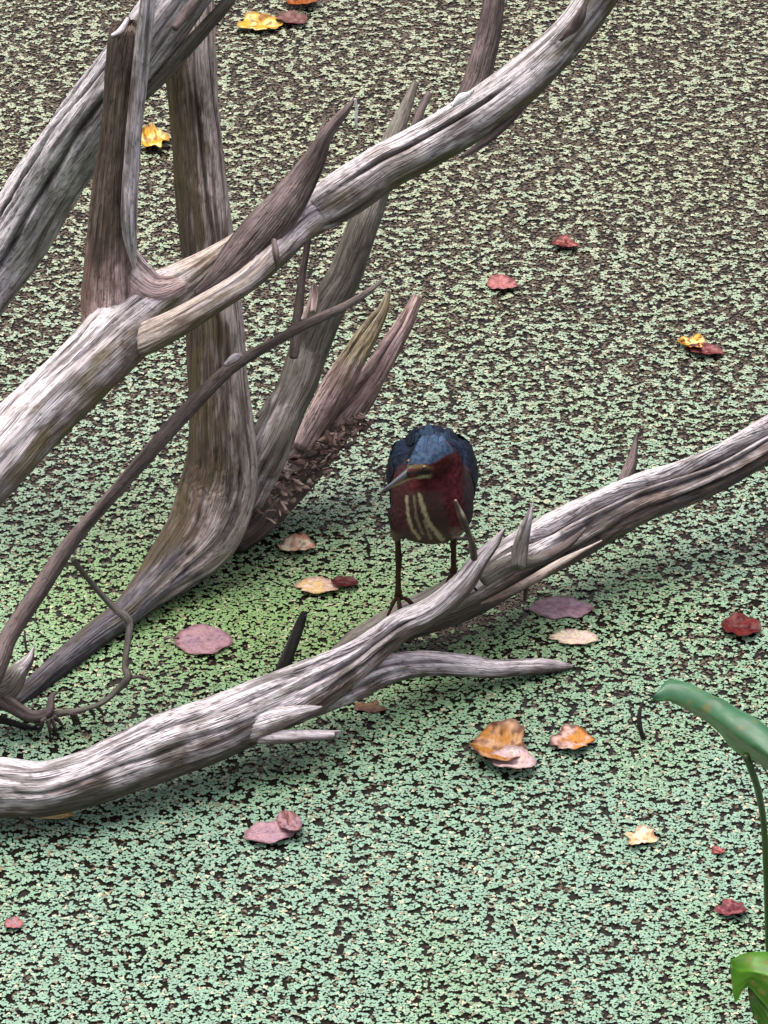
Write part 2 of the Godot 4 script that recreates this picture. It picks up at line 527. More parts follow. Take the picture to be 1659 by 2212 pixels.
func surface_nets(lo: Vector3, hi: Vector3, cell: float) -> Array:
	var nx := int((hi.x - lo.x) / cell) + 2
	var ny := int((hi.y - lo.y) / cell) + 2
	var nz := int((hi.z - lo.z) / cell) + 2
	var g := PackedFloat32Array()
	g.resize(nx * ny * nz)
	var B := 8
	var reach := B * cell * 0.92
	for bz in range(0, nz, B):
		for by in range(0, ny, B):
			for bx in range(0, nx, B):
				var mid := lo + Vector3(bx + B * 0.5, by + B * 0.5, bz + B * 0.5) * cell
				var d0 := heron_sdf(mid)
				var far := absf(d0) > reach * 1.25
				for z in range(bz, mini(bz + B, nz)):
					for y in range(by, mini(by + B, ny)):
						for x in range(bx, mini(bx + B, nx)):
							g[(z * ny + y) * nx + x] = d0 if far else heron_sdf(lo + Vector3(x, y, z) * cell)
	var vid := PackedInt32Array()
	vid.resize(nx * ny * nz)
	vid.fill(-1)
	var verts := PackedVector3Array()
	var off := [[0, 0, 0], [1, 0, 0], [0, 1, 0], [1, 1, 0], [0, 0, 1], [1, 0, 1], [0, 1, 1], [1, 1, 1]]
	var edges := [[0, 1], [2, 3], [4, 5], [6, 7], [0, 2], [1, 3], [4, 6], [5, 7], [0, 4], [1, 5], [2, 6], [3, 7]]
	var sx := 1
	var sy := nx
	var sz := nx * ny
	var offs := [0, sx, sy, sx + sy, sz, sx + sz, sy + sz, sx + sy + sz]
	for z in nz - 1:
		for y in ny - 1:
			for x in nx - 1:
				var id := (z * ny + y) * nx + x
				var s0 := g[id] < 0.0
				var same := true
				for q in 7:
					if (g[id + offs[q + 1]] < 0.0) != s0:
						same = false
						break
				if same: continue
				var sum := Vector3.ZERO
				var cnt := 0
				for e in edges:
					var a: float = g[id + offs[e[0]]]
					var b: float = g[id + offs[e[1]]]
					if (a < 0.0) != (b < 0.0):
						var t := a / (a - b)
						var oa: Array = off[e[0]]
						var ob: Array = off[e[1]]
						sum += Vector3(lerpf(oa[0], ob[0], t), lerpf(oa[1], ob[1], t), lerpf(oa[2], ob[2], t))
						cnt += 1
				vid[id] = verts.size()
				verts.append(lo + (Vector3(x, y, z) + sum / cnt) * cell)
	var idx := PackedInt32Array()
	for z in range(1, nz - 1):
		for y in range(1, ny - 1):
			for x in range(1, nx - 1):
				var id := (z * ny + y) * nx + x
				var s0 := g[id] < 0.0
				for ax in 3:
					var da: int = [sx, sy, sz][ax]
					if (g[id + da] < 0.0) == s0: continue
					var d1: int = [sy, sz, sx][ax]
					var d2: int = [sz, sx, sy][ax]
					var v0 := vid[id]; var v1 := vid[id - d1]; var v2 := vid[id - d1 - d2]; var v3 := vid[id - d2]
					if v0 < 0 or v1 < 0 or v2 < 0 or v3 < 0: continue
					if s0:
						idx.append_array([v0, v2, v1, v0, v3, v2])
					else:
						idx.append_array([v0, v1, v2, v0, v2, v3])
	return [verts, idx]

func bird_surf(u: float, w: float) -> Vector3:          # the body's surface where its breast axes read (u, w)
	var view := Vector3(0, 0.53, 0.848)
	var p := Vector3(u, w * 0.848, -w * 0.53) + view * 200.0
	for i in 90:
		var d := heron_sdf(p)
		p -= view * d * 0.8
		if d < 0.05: break
	return p

# one feather: a curved lens-shaped blade with a shaft, from a to b, facing n
func feather_arrays(st: SurfaceTool, a: Vector3, b: Vector3, n: Vector3, width: float, bow: float, c: Color, ce: Color) -> void:
	var d := b - a
	var side := d.cross(n).normalized()
	var nn := side.cross(d).normalized()
	if nn.dot(n) < 0.0: nn = -nn
	var rows := 9
	for j in rows:
		var quad := []
		for q in [[j, -1], [j, 0], [j, 1], [j + 1, -1], [j + 1, 0], [j + 1, 1]]:
			var t := float(q[0]) / rows
			var prof: float = pow(sin(PI * pow(t, 0.7) * 0.94 + 0.05), 0.75)
			var p: Vector3 = a + d * t + side * (q[1] * width * prof) + nn * (bow * sin(PI * t) - absf(q[1]) * width * 0.22 * prof)
			quad.append([p, c.lerp(ce, absf(q[1]) * 0.7 + t * 0.2)])
		for tri in [[0, 3, 1], [1, 3, 4], [1, 4, 2], [2, 4, 5]]:
			for v in tri:
				var cc: Color = quad[v][1]
				cc.a = 1.0
				st.set_color(cc)
				st.add_vertex((quad[v][0] as Vector3) * 0.001)

func build_heron() -> void:
	# where it stands: the foot on the upper face of the branch
	var foot_a := at(860, 1297, 0.083)
	var foot_b := at(980, 1246, 0.100)
	bird = at(930, 1055, foot_a.y + 0.163)
	var root := thing("heron", "small dark heron with a slate blue cap and striped chestnut breast perched on the branch", "bird", "", bird)
	var net := surface_nets(Vector3(-66, -74, -158), Vector3(66, 104, 92), 2.0)
	var verts: PackedVector3Array = net[0]
	var idx: PackedInt32Array = net[1]
	var st := SurfaceTool.new()
	st.begin(Mesh.PRIMITIVE_TRIANGLES)
	st.set_smooth_group(0)
	var cols := PackedColorArray()
	for v in verts:
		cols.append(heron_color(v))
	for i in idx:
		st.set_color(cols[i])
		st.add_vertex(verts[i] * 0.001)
	st.index()
	st.generate_normals()
	# legs and toes belong to the same body mesh
	var legc := Color(0.055, 0.030, 0.020)
	var la := foot_a - bird
	var lb := foot_b - bird
	var hip_a := Vector3(-0.041, -0.058, 0.006)
	var hip_b := Vector3(0.031, -0.058, -0.036)
	var tubes := []
	for leg in [[hip_a, la, 1.0], [hip_b, lb, -1.0]]:
		var h: Vector3 = leg[0]
		var f: Vector3 = leg[1]
		var knee := h.lerp(f, 0.42) + Vector3(0.001 * leg[2], 0, -0.006)
		var pts := []
		var rad := []
		for t in 13:
			var u := t / 12.0
			var p := h.lerp(knee, u / 0.42) if u < 0.42 else knee.lerp(f + Vector3(0, 0.005, 0), (u - 0.42) / 0.58)
			pts.append(p)
			rad.append(0.0036 + 0.0014 * exp(-pow((u - 0.42) / 0.07, 2.0)) + 0.0016 * sstep(0.88, 1.0, u) + 0.002 * sstep(0.15, 0.0, u))
		tubes.append(tube(pts, rad, legc, 10, 0.12))
		# toes lie on the branch: it runs up to the right, so they spread along and across it
		var along := (at(1000, 1290, 0.06) - at(900, 1335, 0.05)).normalized()
		for toe in [[Vector3(-0.45, 0, 0.9), 0.030], [Vector3(0.10, 0, 1.0), 0.036], [Vector3(0.95, 0, 0.55), 0.034], [Vector3(0.2, 0, -1.0), 0.022]]:
			var dirv: Vector3 = (toe[0] as Vector3).normalized()
			var tp := []
			var tr := []
			for t in 8:
				var u := t / 7.0
				var q: Vector3 = f + dirv * toe[1] * u
				var rel := q - f
				var fall: Vector3 = rel - along * rel.dot(along)
				q.y += 0.0035 + rel.dot(along) * 0.06 + 0.0035 * sin(PI * u * 1.5) - 13.0 * fall.length_squared() * (1.0 if dirv.z > 0.0 else 0.6)
				tp.append(q)
				tr.append(lerpf(0.0030, 0.0015, u) + 0.0008 * exp(-pow((u - 0.5) / 0.12, 2.0)))
			tubes.append(tube(tp, tr, legc * 0.7, 8, 0.1))
	for tmesh in tubes:
		st.append_from(tmesh, 0, Transform3D())
	var bm := StandardMaterial3D.new()
	bm.vertex_color_use_as_albedo = true
	bm.roughness = 0.72
	bm.metallic_specular = 0.2
	part("body", st.commit(), bm, root)
	# bill, two mandibles
	var base := (HEAD + BILL * 22.0) * 0.001
	var tip := (HEAD + BILL * 96.0) * 0.001
	tip = Vector3(bird_uv(-62.5, -6.0, 0.092).x, 0, 0) + Vector3(0, bird_uv(-62.5, -6.0, 0.092).y, bird_uv(-62.5, -6.0, 0.092).z)
	var billm := StandardMaterial3D.new()
	billm.vertex_color_use_as_albedo = true
	billm.roughness = 0.32
	for up in [1.0, -1.0]:
		var bp := PackedVector3Array()
		var bc := PackedColorArray()
		var dirb := (tip - base).normalized()
		var sideb := dirb.cross(Vector3.UP).normalized()
		var upb := sideb.cross(dirb).normalized()
		for j in 14:
			var t := j / 13.0
			var r := lerpf(0.0078, 0.0006, pow(t, 0.85))
			for i in 17:
				var th := TAU * (i % 16) / 16.0
				var v := sin(th)
				var hgt := (0.95 if v * up > 0.0 else 0.12) * r * v
				bp.append(base + (tip - base) * t + sideb * cos(th) * r * 0.82 + upb * (hgt + up * 0.0006 + up * 0.0022 * (1.0 - t)))
				var c := Color(0.065, 0.072, 0.085) if up > 0.0 else Color(0.22, 0.19, 0.09)
				c = c.lerp(Color(0.02, 0.02, 0.022), sstep(0.75, 1.0, t) if up > 0.0 else sstep(0.5, 0.9, t))
				c.a = 1.0
				bc.append(c)
		part("upper_bill" if up > 0.0 else "lower_bill", grid_mesh(bp, bc, PackedVector2Array(), 17, 14), billm, root)
	# eyes: yellow iris with a black pupil
	var iris := StandardMaterial3D.new()
	iris.albedo_color = Color(0.40, 0.30, 0.06)
	iris.roughness = 0.15
	var pup := StandardMaterial3D.new()
	pup.albedo_color = Color(0.01, 0.01, 0.01)
	pup.roughness = 0.05
	var e1 := bird_surf(-8.5, 24.3)
	var mirror := (e1 - HEAD)
	var sidev := BILL.cross(Vector3.UP).normalized()
	var e2 := HEAD + mirror - sidev * 2.0 * mirror.dot(sidev)
	for e in [e1, e2]:
		var sp := SphereMesh.new()
		sp.radius = 0.0036
		sp.height = 0.0072
		sp.radial_segments = 20
		sp.rings = 12
		var outw: Vector3 = (e - HEAD).normalized()
		var eye_o := part("eye", sp, iris, root)
		eye_o.position = (e - outw * (1.0 if e == e1 else 2.6)) * 0.001
		var pm := SphereMesh.new()
		pm.radius = 0.0025
		pm.height = 0.005
		pm.radial_segments = 16
		pm.rings = 8
		var po := part("pupil", pm, pup, eye_o)
		po.position = outw * 0.0019
	# wings, scapulars, nape plumes and tail: blades laid over the body
	var fm := StandardMaterial3D.new()
	fm.vertex_color_use_as_albedo = true
	fm.roughness = 0.6
	fm.cull_mode = BaseMaterial3D.CULL_DISABLED
	fm.metallic_specular = 0.2
	var rng := RandomNumberGenerator.new()
	rng.seed = 77
	var deep := Color(0.006, 0.008, 0.015)
	var pale := Color(0.030, 0.052, 0.092)
	for s in [-1.0, 1.0]:
		var ws := SurfaceTool.new()
		ws.begin(Mesh.PRIMITIVE_TRIANGLES)
		ws.set_smooth_group(-1)
		for rowk in 4:
			for q in 7:
				var a := Vector3(2.0 + s * (48.0 - rowk * 2.0), 19.0 - q * 8.5, 2.0 - rowk * 24.0 - q * 1.5)
				a = lay(a, 1.5)
				var b := lay(a + Vector3(-s * 4.0, -9.0, -46.0 - 4.0 * rowk), 3.0)
				var nn := (a - Vector3(3, 2, a.z)).normalized()
				feather_arrays(ws, a, b, nn, 7.5, 1.5, deep.lerp(pale, rng.randf() * 0.22), Color(0.09, 0.08, 0.07).lerp(deep, 0.8))
		ws.generate_normals()
		part("wing", ws.commit(), fm, root)
	var ps := SurfaceTool.new()
	ps.begin(Mesh.PRIMITIVE_TRIANGLES)
	ps.set_smooth_group(-1)
	for q in 34:
		var a2 := Vector3(rng.randf_range(-34, 40), 60, rng.randf_range(-80, -6))
		a2 = lay(a2, 0.6)
		var b2 := lay(a2 + Vector3(rng.randf_range(-6, 6), -3, -rng.randf_range(34, 52)), 3.2)
		feather_arrays(ps, a2, b2, (a2 - Vector3(3, -10, a2.z)).normalized(), rng.randf_range(4.5, 7.0), 2.5, deep.lerp(pale, (0.4 + rng.randf() * 0.6) * sstep(32.0, 14.0, absf(a2.x - 4.0))), deep.lerp(pale, 0.9 * sstep(34.0, 16.0, absf(a2.x - 4.0))))
	ps.generate_normals()
	part("mantle", ps.commit(), fm, root)
	var cs := SurfaceTool.new()
	cs.begin(Mesh.PRIMITIVE_TRIANGLES)
	cs.set_smooth_group(-1)
	for q in 26:
		var a3 := lay(HEAD + Vector3(rng.randf_range(-16, 20), 22, rng.randf_range(-26, 8)), 0.3)
		var b3 := lay(a3 + Vector3(6 + rng.randf_range(-4, 5), rng.randf_range(0, 4), -rng.randf_range(16, 26)), rng.randf_range(1.2, 4.0))
		feather_arrays(cs, a3, b3, Vector3(0, 1, 0.2), rng.randf_range(2.2, 3.6), 1.0, pale.lerp(pale * 2.2, rng.randf()), pale * 2.0)
	cs.generate_normals()
	part("crest", cs.commit(), fm, root)
	var ts := SurfaceTool.new()
	ts.begin(Mesh.PRIMITIVE_TRIANGLES)
	ts.set_smooth_group(-1)
	for q in 7:
		var xx := (q - 3) * 4.0
		feather_arrays(ts, Vector3(3 + xx, -4, -128), Vector3(3 + xx * 2.0, -34, -196), Vector3(0, 1, -0.3), 8.0, 2.0, deep, deep * 1.6)
	ts.generate_normals()
	part("tail", ts.commit(), fm, root)

func bird_uv(u: float, w: float, z: float) -> Vector3:   # metres: the point of the bird's axes (u, w) at depth z
	return Vector3(u * 0.001, (w * 0.001 + 0.53 * z) / 0.848, z)

func lay(p: Vector3, lift: float) -> Vector3:            # settle a point on the body's skin
	var q := p
	for i in 14:
		var d := heron_sdf(q)
		var g := Vector3(heron_sdf(q + Vector3(1, 0, 0)) - d, heron_sdf(q + Vector3(0, 1, 0)) - d, heron_sdf(q + Vector3(0, 0, 1)) - d)
		if g.length() < 1e-4: break
		q -= g.normalized() * (d - lift) * 0.7
	return q

# ---------------------------------------------------------------- water and duckweed
func frond_mesh(count: int, size: float) -> ArrayMesh:
	var st := SurfaceTool.new()
	st.begin(Mesh.PRIMITIVE_TRIANGLES)
	st.set_smooth_group(0)
	for f in count:
		var a := TAU * f / maxi(count, 1) + 0.5 * (f % 2)
		var l := size * (0.5 if f != 1 else 0.42)
		var c := Vector3(cos(a), 0, sin(a)) * l * (0.82 if count > 1 else 0.0)
		var seg := 8
		var mid := c + Vector3(0, 0.0005, 0)
		var ring := []
		for s in seg:
			var t := TAU * s / seg
			var e := Vector3(cos(t) * l, 0, sin(t) * l * 0.78)
			ring.append(c + Vector3(e.x * cos(a) - e.z * sin(a), 0.0, e.x * sin(a) + e.z * cos(a)))
		for s in seg:
			st.add_vertex(mid)
			st.add_vertex(ring[s])
			st.add_vertex(ring[(s + 1) % seg])
	st.index()
	st.generate_normals()
	var m := st.commit()
	return m

func scatter(called: String, mesh: Mesh, mat: Material, buf: PackedFloat32Array) -> MultiMeshInstance3D:
	var mm := MultiMesh.new()
	mm.transform_format = MultiMesh.TRANSFORM_3D
	mm.use_colors = true
	mm.mesh = mesh
	mm.instance_count = buf.size() / 16
	mm.buffer = buf
	var o := MultiMeshInstance3D.new()
	o.name = called
	o.multimesh = mm
	o.material_override = mat
	add_child(o)
	o.set_meta("kind", "stuff")
	return o

func build_water() -> void:
	var wm := StandardMaterial3D.new()
	wm.albedo_color = Color(0.011, 0.009, 0.007).linear_to_srgb()
	wm.roughness = 0.12
	wm.metallic_specular = 0.25
	var pm := PlaneMesh.new()
	pm.size = Vector2(160, 160)
	var wat := part("water", pm, wm, self)
	wat.set_meta("kind", "structure")
	wat.set_meta("label", "still dark brown pond water showing between the duckweed")

func build_duckweed() -> void:
	var rng := RandomNumberGenerator.new()
	rng.seed = 4242
	var green := PackedFloat32Array()
	var brown := PackedFloat32Array()
	var n2 := FastNoiseLite.new()
	n2.seed = 5
	n2.noise_type = FastNoiseLite.TYPE_SIMPLEX_SMOOTH
	n2.fractal_type = FastNoiseLite.FRACTAL_NONE
	n2.frequency = 1.0
	var cell_noise := FastNoiseLite.new()
	cell_noise.seed = 8
	cell_noise.noise_type = FastNoiseLite.TYPE_CELLULAR
	cell_noise.cellular_distance_function = FastNoiseLite.DISTANCE_EUCLIDEAN
	cell_noise.cellular_return_type = FastNoiseLite.RETURN_DISTANCE
	cell_noise.cellular_jitter = 1.0
	cell_noise.fractal_type = FastNoiseLite.FRACTAL_NONE
	cell_noise.frequency = 1.0
	var mint := Color(0.175, 0.298, 0.215)
	var lime := Color(0.155, 0.275, 0.085)
	var straw := Color(0.325, 0.325, 0.215)
	var g0 := at(935, 1392, 0.0)
	var g1 := at(1165, 1268, 0.0)
	for ring in 2:
		var cell := 0.0037 if ring == 0 else 0.013
		var x0 := -1.3 if ring == 0 else -2.6
		var z0 := -2.3 if ring == 0 else -4.6
		var nx := int((-x0 * 2.0) / cell)
		var nz := int((1.6 if ring == 0 else 2.3) - z0) 
		nz = int(((1.6 if ring == 0 else 2.3) - z0) / cell)
		for j in nz:
			for i in nx:
				var x := x0 + (i + rng.randf()) * cell
				var z := z0 + (j + rng.randf()) * cell
				if ring == 1 and absf(x) < 1.3 and z > -2.3 and z < 1.6: continue
				var r := rng.randf()
				# cover: nearly closed near the bank, broken up farther out, with drifting rafts
				var cover := lerpf(0.36, 0.74, sstep(-0.95, 0.75, z + 0.25 * n2.get_noise_2d(x * 1.7 + 9.0, z * 1.7)))
				var raft := n2.get_noise_2d(x * 5.0, z * 5.0)
				cover += 0.07 * raft + 0.11 * n2.get_noise_2d(x * 17.0 + 40.0, z * 17.0)
				cover += 0.16 * exp(-(pow((x + 0.15) / 0.3, 2.0) + pow((z - 0.22) / 0.16, 2.0)))
				# small open holes, about 14 mm apart, that widen and run together where the cover is thin
				# duckweed thinned to a dark strip, standing in for the perch branch shadow
				var seg := Vector2(g1.x - g0.x, g1.z - g0.z)
				var rel := Vector2(x - g0.x, z - g0.z)
				var tt := clampf(rel.dot(seg) / seg.length_squared(), 0.0, 1.0)
				cover -= 0.75 * exp(-pow((rel - seg * tt).length() / 0.020, 2.0))
				var wx := x + 0.004 * n2.get_noise_2d(x * 60.0, z * 60.0)
				var d := cell_noise.get_noise_2d(wx * 70.0, z * 84.0) + 1.0
				var clump := n2.get_noise_2d(x * 55.0 + 30.0, z * 55.0)
				var hole := 0.77 - 0.62 * cover + 0.16 * clump + (r - 0.5) * 0.08
				var ok := d > hole
				var s := rng.randf_range(0.75, 1.25) * (1.0 if ring == 0 else 2.6)
				var a := rng.randf() * TAU
				var tx := rng.randf_range(-0.08, 0.08)
				var tz := rng.randf_range(-0.08, 0.08)
				var lift := rng.randf_range(0.0012, 0.0030)
				var v := rng.randf_range(0.94, 1.06) * (1.0 + 0.16 * n2.get_noise_2d(x * 90.0 + 11.0, z * 90.0))
				if not ok:
					# drowned, dying plants and crumbs a little below the rest
					if rng.randf() > lerpf(0.95, -0.15, cover): continue
					var bc := Color(0.036, 0.026, 0.018).lerp(Color(0.10, 0.078, 0.048), rng.randf()) * v
					put(brown, x, 0.0009, z, a, s * 0.9, tx * 0.3, tz * 0.3, bc)
					continue
				var hue := n2.get_noise_2d(x * 2.6 + 70.0, z * 2.6)
				var near_log := exp(-(pow((x + 0.13) / 0.42, 2.0) + pow((z - 0.28) / 0.23, 2.0)))
				var c := mint.lerp(lime, clampf(near_log * 0.95 + sstep(0.2, 0.7, hue) * 0.25, 0.0, 1.0))
				c = c.lerp(straw, sstep(0.5, -1.2, z) * 0.9 * rng.randf_range(0.4, 1.0))
				if rng.randf() < 0.06: c = c.lerp(Color(0.42, 0.40, 0.27), 0.8)
				if rng.randf() < 0.05: c = c.lerp(Color(0.16, 0.11, 0.06), 0.8)
				put(green, x, lift, z, a, s, tx, tz, c * v)
	var dm := StandardMaterial3D.new()
	dm.vertex_color_use_as_albedo = true
	dm.roughness = 0.42
	dm.metallic_specular = 0.5
	dm.cull_mode = BaseMaterial3D.CULL_DISABLED
	var o := scatter("duckweed", frond_mesh(3, 0.0033), dm, green)
	o.set_meta("label", "pale mint green duckweed covering the pond")
	o.set_meta("category", "duckweed")
	var bm := StandardMaterial3D.new()
	bm.vertex_color_use_as_albedo = true
	bm.roughness = 0.7
	var o2 := scatter("plant_debris", frond_mesh(3, 0.0033), bm, brown)
	o2.set_meta("label", "brown drowned plant crumbs between the duckweed")
	o2.set_meta("category", "debris")
	print("duckweed ", green.size() / 16, " debris ", brown.size() / 16)

func put(buf: PackedFloat32Array, x: float, y: float, z: float, a: float, s: float, tx: float, tz: float, c: Color) -> void:
	var ca := cos(a) * s
	var sa := sin(a) * s
	buf.append_array([ca, tx * s, sa, x, -tx * ca + tz * sa, s, -tx * sa - tz * ca, y, -sa, -tz * s, ca, z, c.r, c.g, c.b, 1.0])

# ---------------------------------------------------------------- plant at the water's edge
func lathe_leaf(far: Array, ridge: Array, near: Array, c_far: Color, c_near: Color, sag: float) -> ArrayMesh:
	var rows := 40
	var nu := 17
	var pos := PackedVector3Array()
	var col := PackedColorArray()
	for j in rows + 1:
		var t := float(j) / rows
		var f := along(far, t)
		var r := along(ridge, t)
		var n := along(near, t)
		for i in nu:
			var u := float(i) / (nu - 1) * 2.0 - 1.0
			var p: Vector3 = r.lerp(f, -u) if u < 0.0 else r.lerp(n, u)
			p.y += sag * (1.0 - absf(u)) * absf(u) * 4.0 * (1.0 if u < 0.0 else 0.3)
			p.y += 0.0016 * n3(p.x * 40.0, p.z * 40.0, 3.0) + 0.0005 * sin(u * 70.0)
			pos.append(p)
			var c := mix3(c_far, c_near, sstep(-0.1, 0.2, u)) * (0.9 + 0.25 * n3(p.x * 25.0, p.y * 25.0, p.z * 25.0))
			c = c * (1.0 + 0.10 * sin(u * 70.0 + 2.0 * n3(t * 3.0, u, 1.0)) + 0.16 * n3(t * 5.0, u * 9.0, 2.0))
			c = mix3(c, Color(0.16, 0.12, 0.04), sstep(0.45, 0.65, n3(p.x * 60.0, p.y * 60.0, p.z * 60.0)) * 0.5)
			c = mix3(c, c * 1.5, sstep(0.9, 1.0, absf(u)) * 0.6 + sstep(0.08, 0.0, absf(u)) * 0.6)
			c.a = 1.0
			col.append(c)
	return grid_mesh(pos, col, PackedVector2Array(), nu, rows + 1)

func along(pts: Array, t: float) -> Vector3:
	var n := pts.size()
	var x := t * (n - 1)
	var i := mini(int(x), n - 2)
	var p1: Vector3 = pts[i]
	var p2: Vector3 = pts[i + 1]
	var p0: Vector3 = pts[i - 1] if i > 0 else p1 * 2.0 - p2
	var p3: Vector3 = pts[i + 2] if i + 2 < n else p2 * 2.0 - p1
	return p1.cubic_interpolate(p2, p0, p3, x - i)

func build_plant() -> void:
	var foot := at(1668, 2262, 0.0)
	var root := thing("water_plant", "broad leaved green water plant with two big leaves at the right edge", "plant", "", Vector3(foot.x, 0, foot.z))
	var m := StandardMaterial3D.new()
	m.vertex_color_use_as_albedo = true
	m.roughness = 0.38
	m.metallic_specular = 0.4
	m.cull_mode = BaseMaterial3D.CULL_DISABLED
	m.backlight_enabled = true
	m.backlight = Color(0.04, 0.10, 0.01)
	var h := 0.40
	var g1 := Color(0.040, 0.118, 0.062)  # bluer than the near half: sky reflection put into the leaf colour
	var g2 := Color(0.055, 0.165, 0.010)
	var rel := func(a: Array) -> Array:
		var outp := []
		for q in a:
			outp.append(at(q[0], q[1], q[2]) - root.position)
		return outp
	var far1: Array = rel.call([[1409, 1512, h], [1449, 1467, h + 0.012], [1524, 1491, h + 0.018], [1589, 1526, h + 0.02], [1660, 1570, h + 0.02], [1740, 1640, h], [1790, 1712, h - 0.01]])
	var rid1: Array = rel.call([[1410, 1513, h], [1458, 1512, h + 0.005], [1524, 1541, h + 0.012], [1589, 1588, h + 0.014], [1660, 1634, h + 0.013], [1735, 1690, h], [1790, 1714, h - 0.01]])
	var near1: Array = rel.call([[1411, 1514, h], [1455, 1520, h - 0.010], [1536, 1566, h - 0.022], [1582, 1618, h - 0.034], [1650, 1658, h - 0.034], [1730, 1712, h - 0.016], [1790, 1716, h - 0.01]])
	part("leaf", lathe_leaf(far1, rid1, near1, g1, g2, 0.006), m, root, "long blue green leaf held flat above the water")
	var h2 := 0.16
	var far2: Array = rel.call([[1578, 2078, h2], [1610, 2060, h2 + 0.01], [1660, 2057, h2 + 0.015], [1720, 2070, h2 + 0.01], [1770, 2110, h2]])
	var rid2: Array = rel.call([[1577, 2082, h2], [1600, 2096, h2 + 0.004], [1640, 2100, h2 + 0.014], [1705, 2120, h2 + 0.012], [1770, 2112, h2]])
	var near2: Array = rel.call([[1577, 2086, h2], [1588, 2164, h2 - 0.026], [1618, 2134, h2 - 0.006], [1690, 2200, h2 - 0.02], [1770, 2116, h2]])
	part("leaf", lathe_leaf(far2, rid2, near2, g2 * 0.9, g2 * 0.7, 0.005), m, root, "bright green folded leaf at the bottom corner")
	var far3: Array = rel.call([[1616, 2136, h2 - 0.012], [1645, 2120, h2 - 0.005], [1700, 2150, h2 - 0.01], [1720, 2300, h2 - 0.05]])
	var rid3: Array = rel.call([[1615, 2138, h2 - 0.013], [1634, 2160, h2 - 0.02], [1670, 2220, h2 - 0.03], [1690, 2330, h2 - 0.06]])
	var near3: Array = rel.call([[1615, 2140, h2 - 0.014], [1622, 2180, h2 - 0.03], [1643, 2230, h2 - 0.045], [1660, 2330, h2 - 0.07]])
	part("leaf", lathe_leaf(far3, rid3, near3, g2 * 0.55, g2 * 0.5, 0.003), m, root, "dark green drooping leaf under the folded one")
	var sm := StandardMaterial3D.new()
	sm.vertex_color_use_as_albedo = true
	sm.roughness = 0.4
	var stalk := func(a: Array, r0: float, r1: float) -> ArrayMesh:
		var p: Array = rel.call(a)
		var pts := []
		var rad := []
		for t in 17:
			pts.append(along(p, t / 16.0))
			rad.append(lerpf(r0, r1, t / 16.0))
		return tube(pts, rad, Color(0.045, 0.085, 0.018), 10, 0.05)
	part("stalk", stalk.call([[1610, 1630, h - 0.004], [1620, 1655, h - 0.02], [1637, 1705, h - 0.06], [1650, 1780, h - 0.12], [1655, 1880, h - 0.18], [1660, 2060, 0.11], [1668, 2262, -0.03]], 0.0042, 0.0030), sm, root)
	part("stalk", stalk.call([[1700, 2110, h2], [1700, 2170, 0.09], [1672, 2264, -0.03]], 0.004, 0.004), sm, root)

# ---------------------------------------------------------------- scene
func _ready() -> void:
	var cam := Camera3D.new()
	cam.name = "camera"
	cam.fov = FOV
	cam.near = 0.05
	cam.far = 400.0
	cam.position = eye
	cam.basis = Basis.looking_at(fwd, Vector3.UP)
	add_child(cam)
	cam.current = true
	var sky_mat := ProceduralSkyMaterial.new()
	sky_mat.sky_top_color = Color(0.92, 0.90, 0.96)
	sky_mat.sky_horizon_color = Color(0.15, 0.16, 0.17)
	sky_mat.sky_curve = 1.1
	sky_mat.sky_energy_multiplier = 0.85
	sky_mat.ground_bottom_color = Color(0.10, 0.09, 0.07)
	sky_mat.ground_horizon_color = Color(0.20, 0.22, 0.20)
	sky_mat.sun_angle_max = 1.0
	var sky := Sky.new()
	sky.sky_material = sky_mat
	var env := Environment.new()
	env.background_mode = Environment.BG_SKY
	env.sky = sky
	env.background_energy_multiplier = 1.0
	env.tonemap_mode = Environment.TONE_MAPPER_LINEAR
	env.tonemap_exposure = 4.0
	env.sdfgi_enabled = true
	env.ssao_enabled = true
	env.ssil_enabled = true
	var we := WorldEnvironment.new()
	we.name = "world_environment"
	we.environment = env
	add_child(we)
	var sun := DirectionalLight3D.new()
	sun.name = "sun"
	sun.light_energy = 0.42
	sun.light_color = Color(1.0, 0.97, 0.95)
	sun.light_angular_distance = 45.0
	sun.shadow_enabled = true
	add_child(sun)
	sun.basis = Basis.looking_at(Vector3(0.26, -0.92, 0.22).normalized(), Vector3.FORWARD)

	noise.seed = 11
	noise.noise_type = FastNoiseLite.TYPE_SIMPLEX_SMOOTH
	noise.fractal_type = FastNoiseLite.FRACTAL_NONE
	noise.frequency = 1.0
	make_textures()

	build_water()
	build_duckweed()
	build_deadwood()
	build_heron()
	build_leaves()
	build_plant()
	build_small()

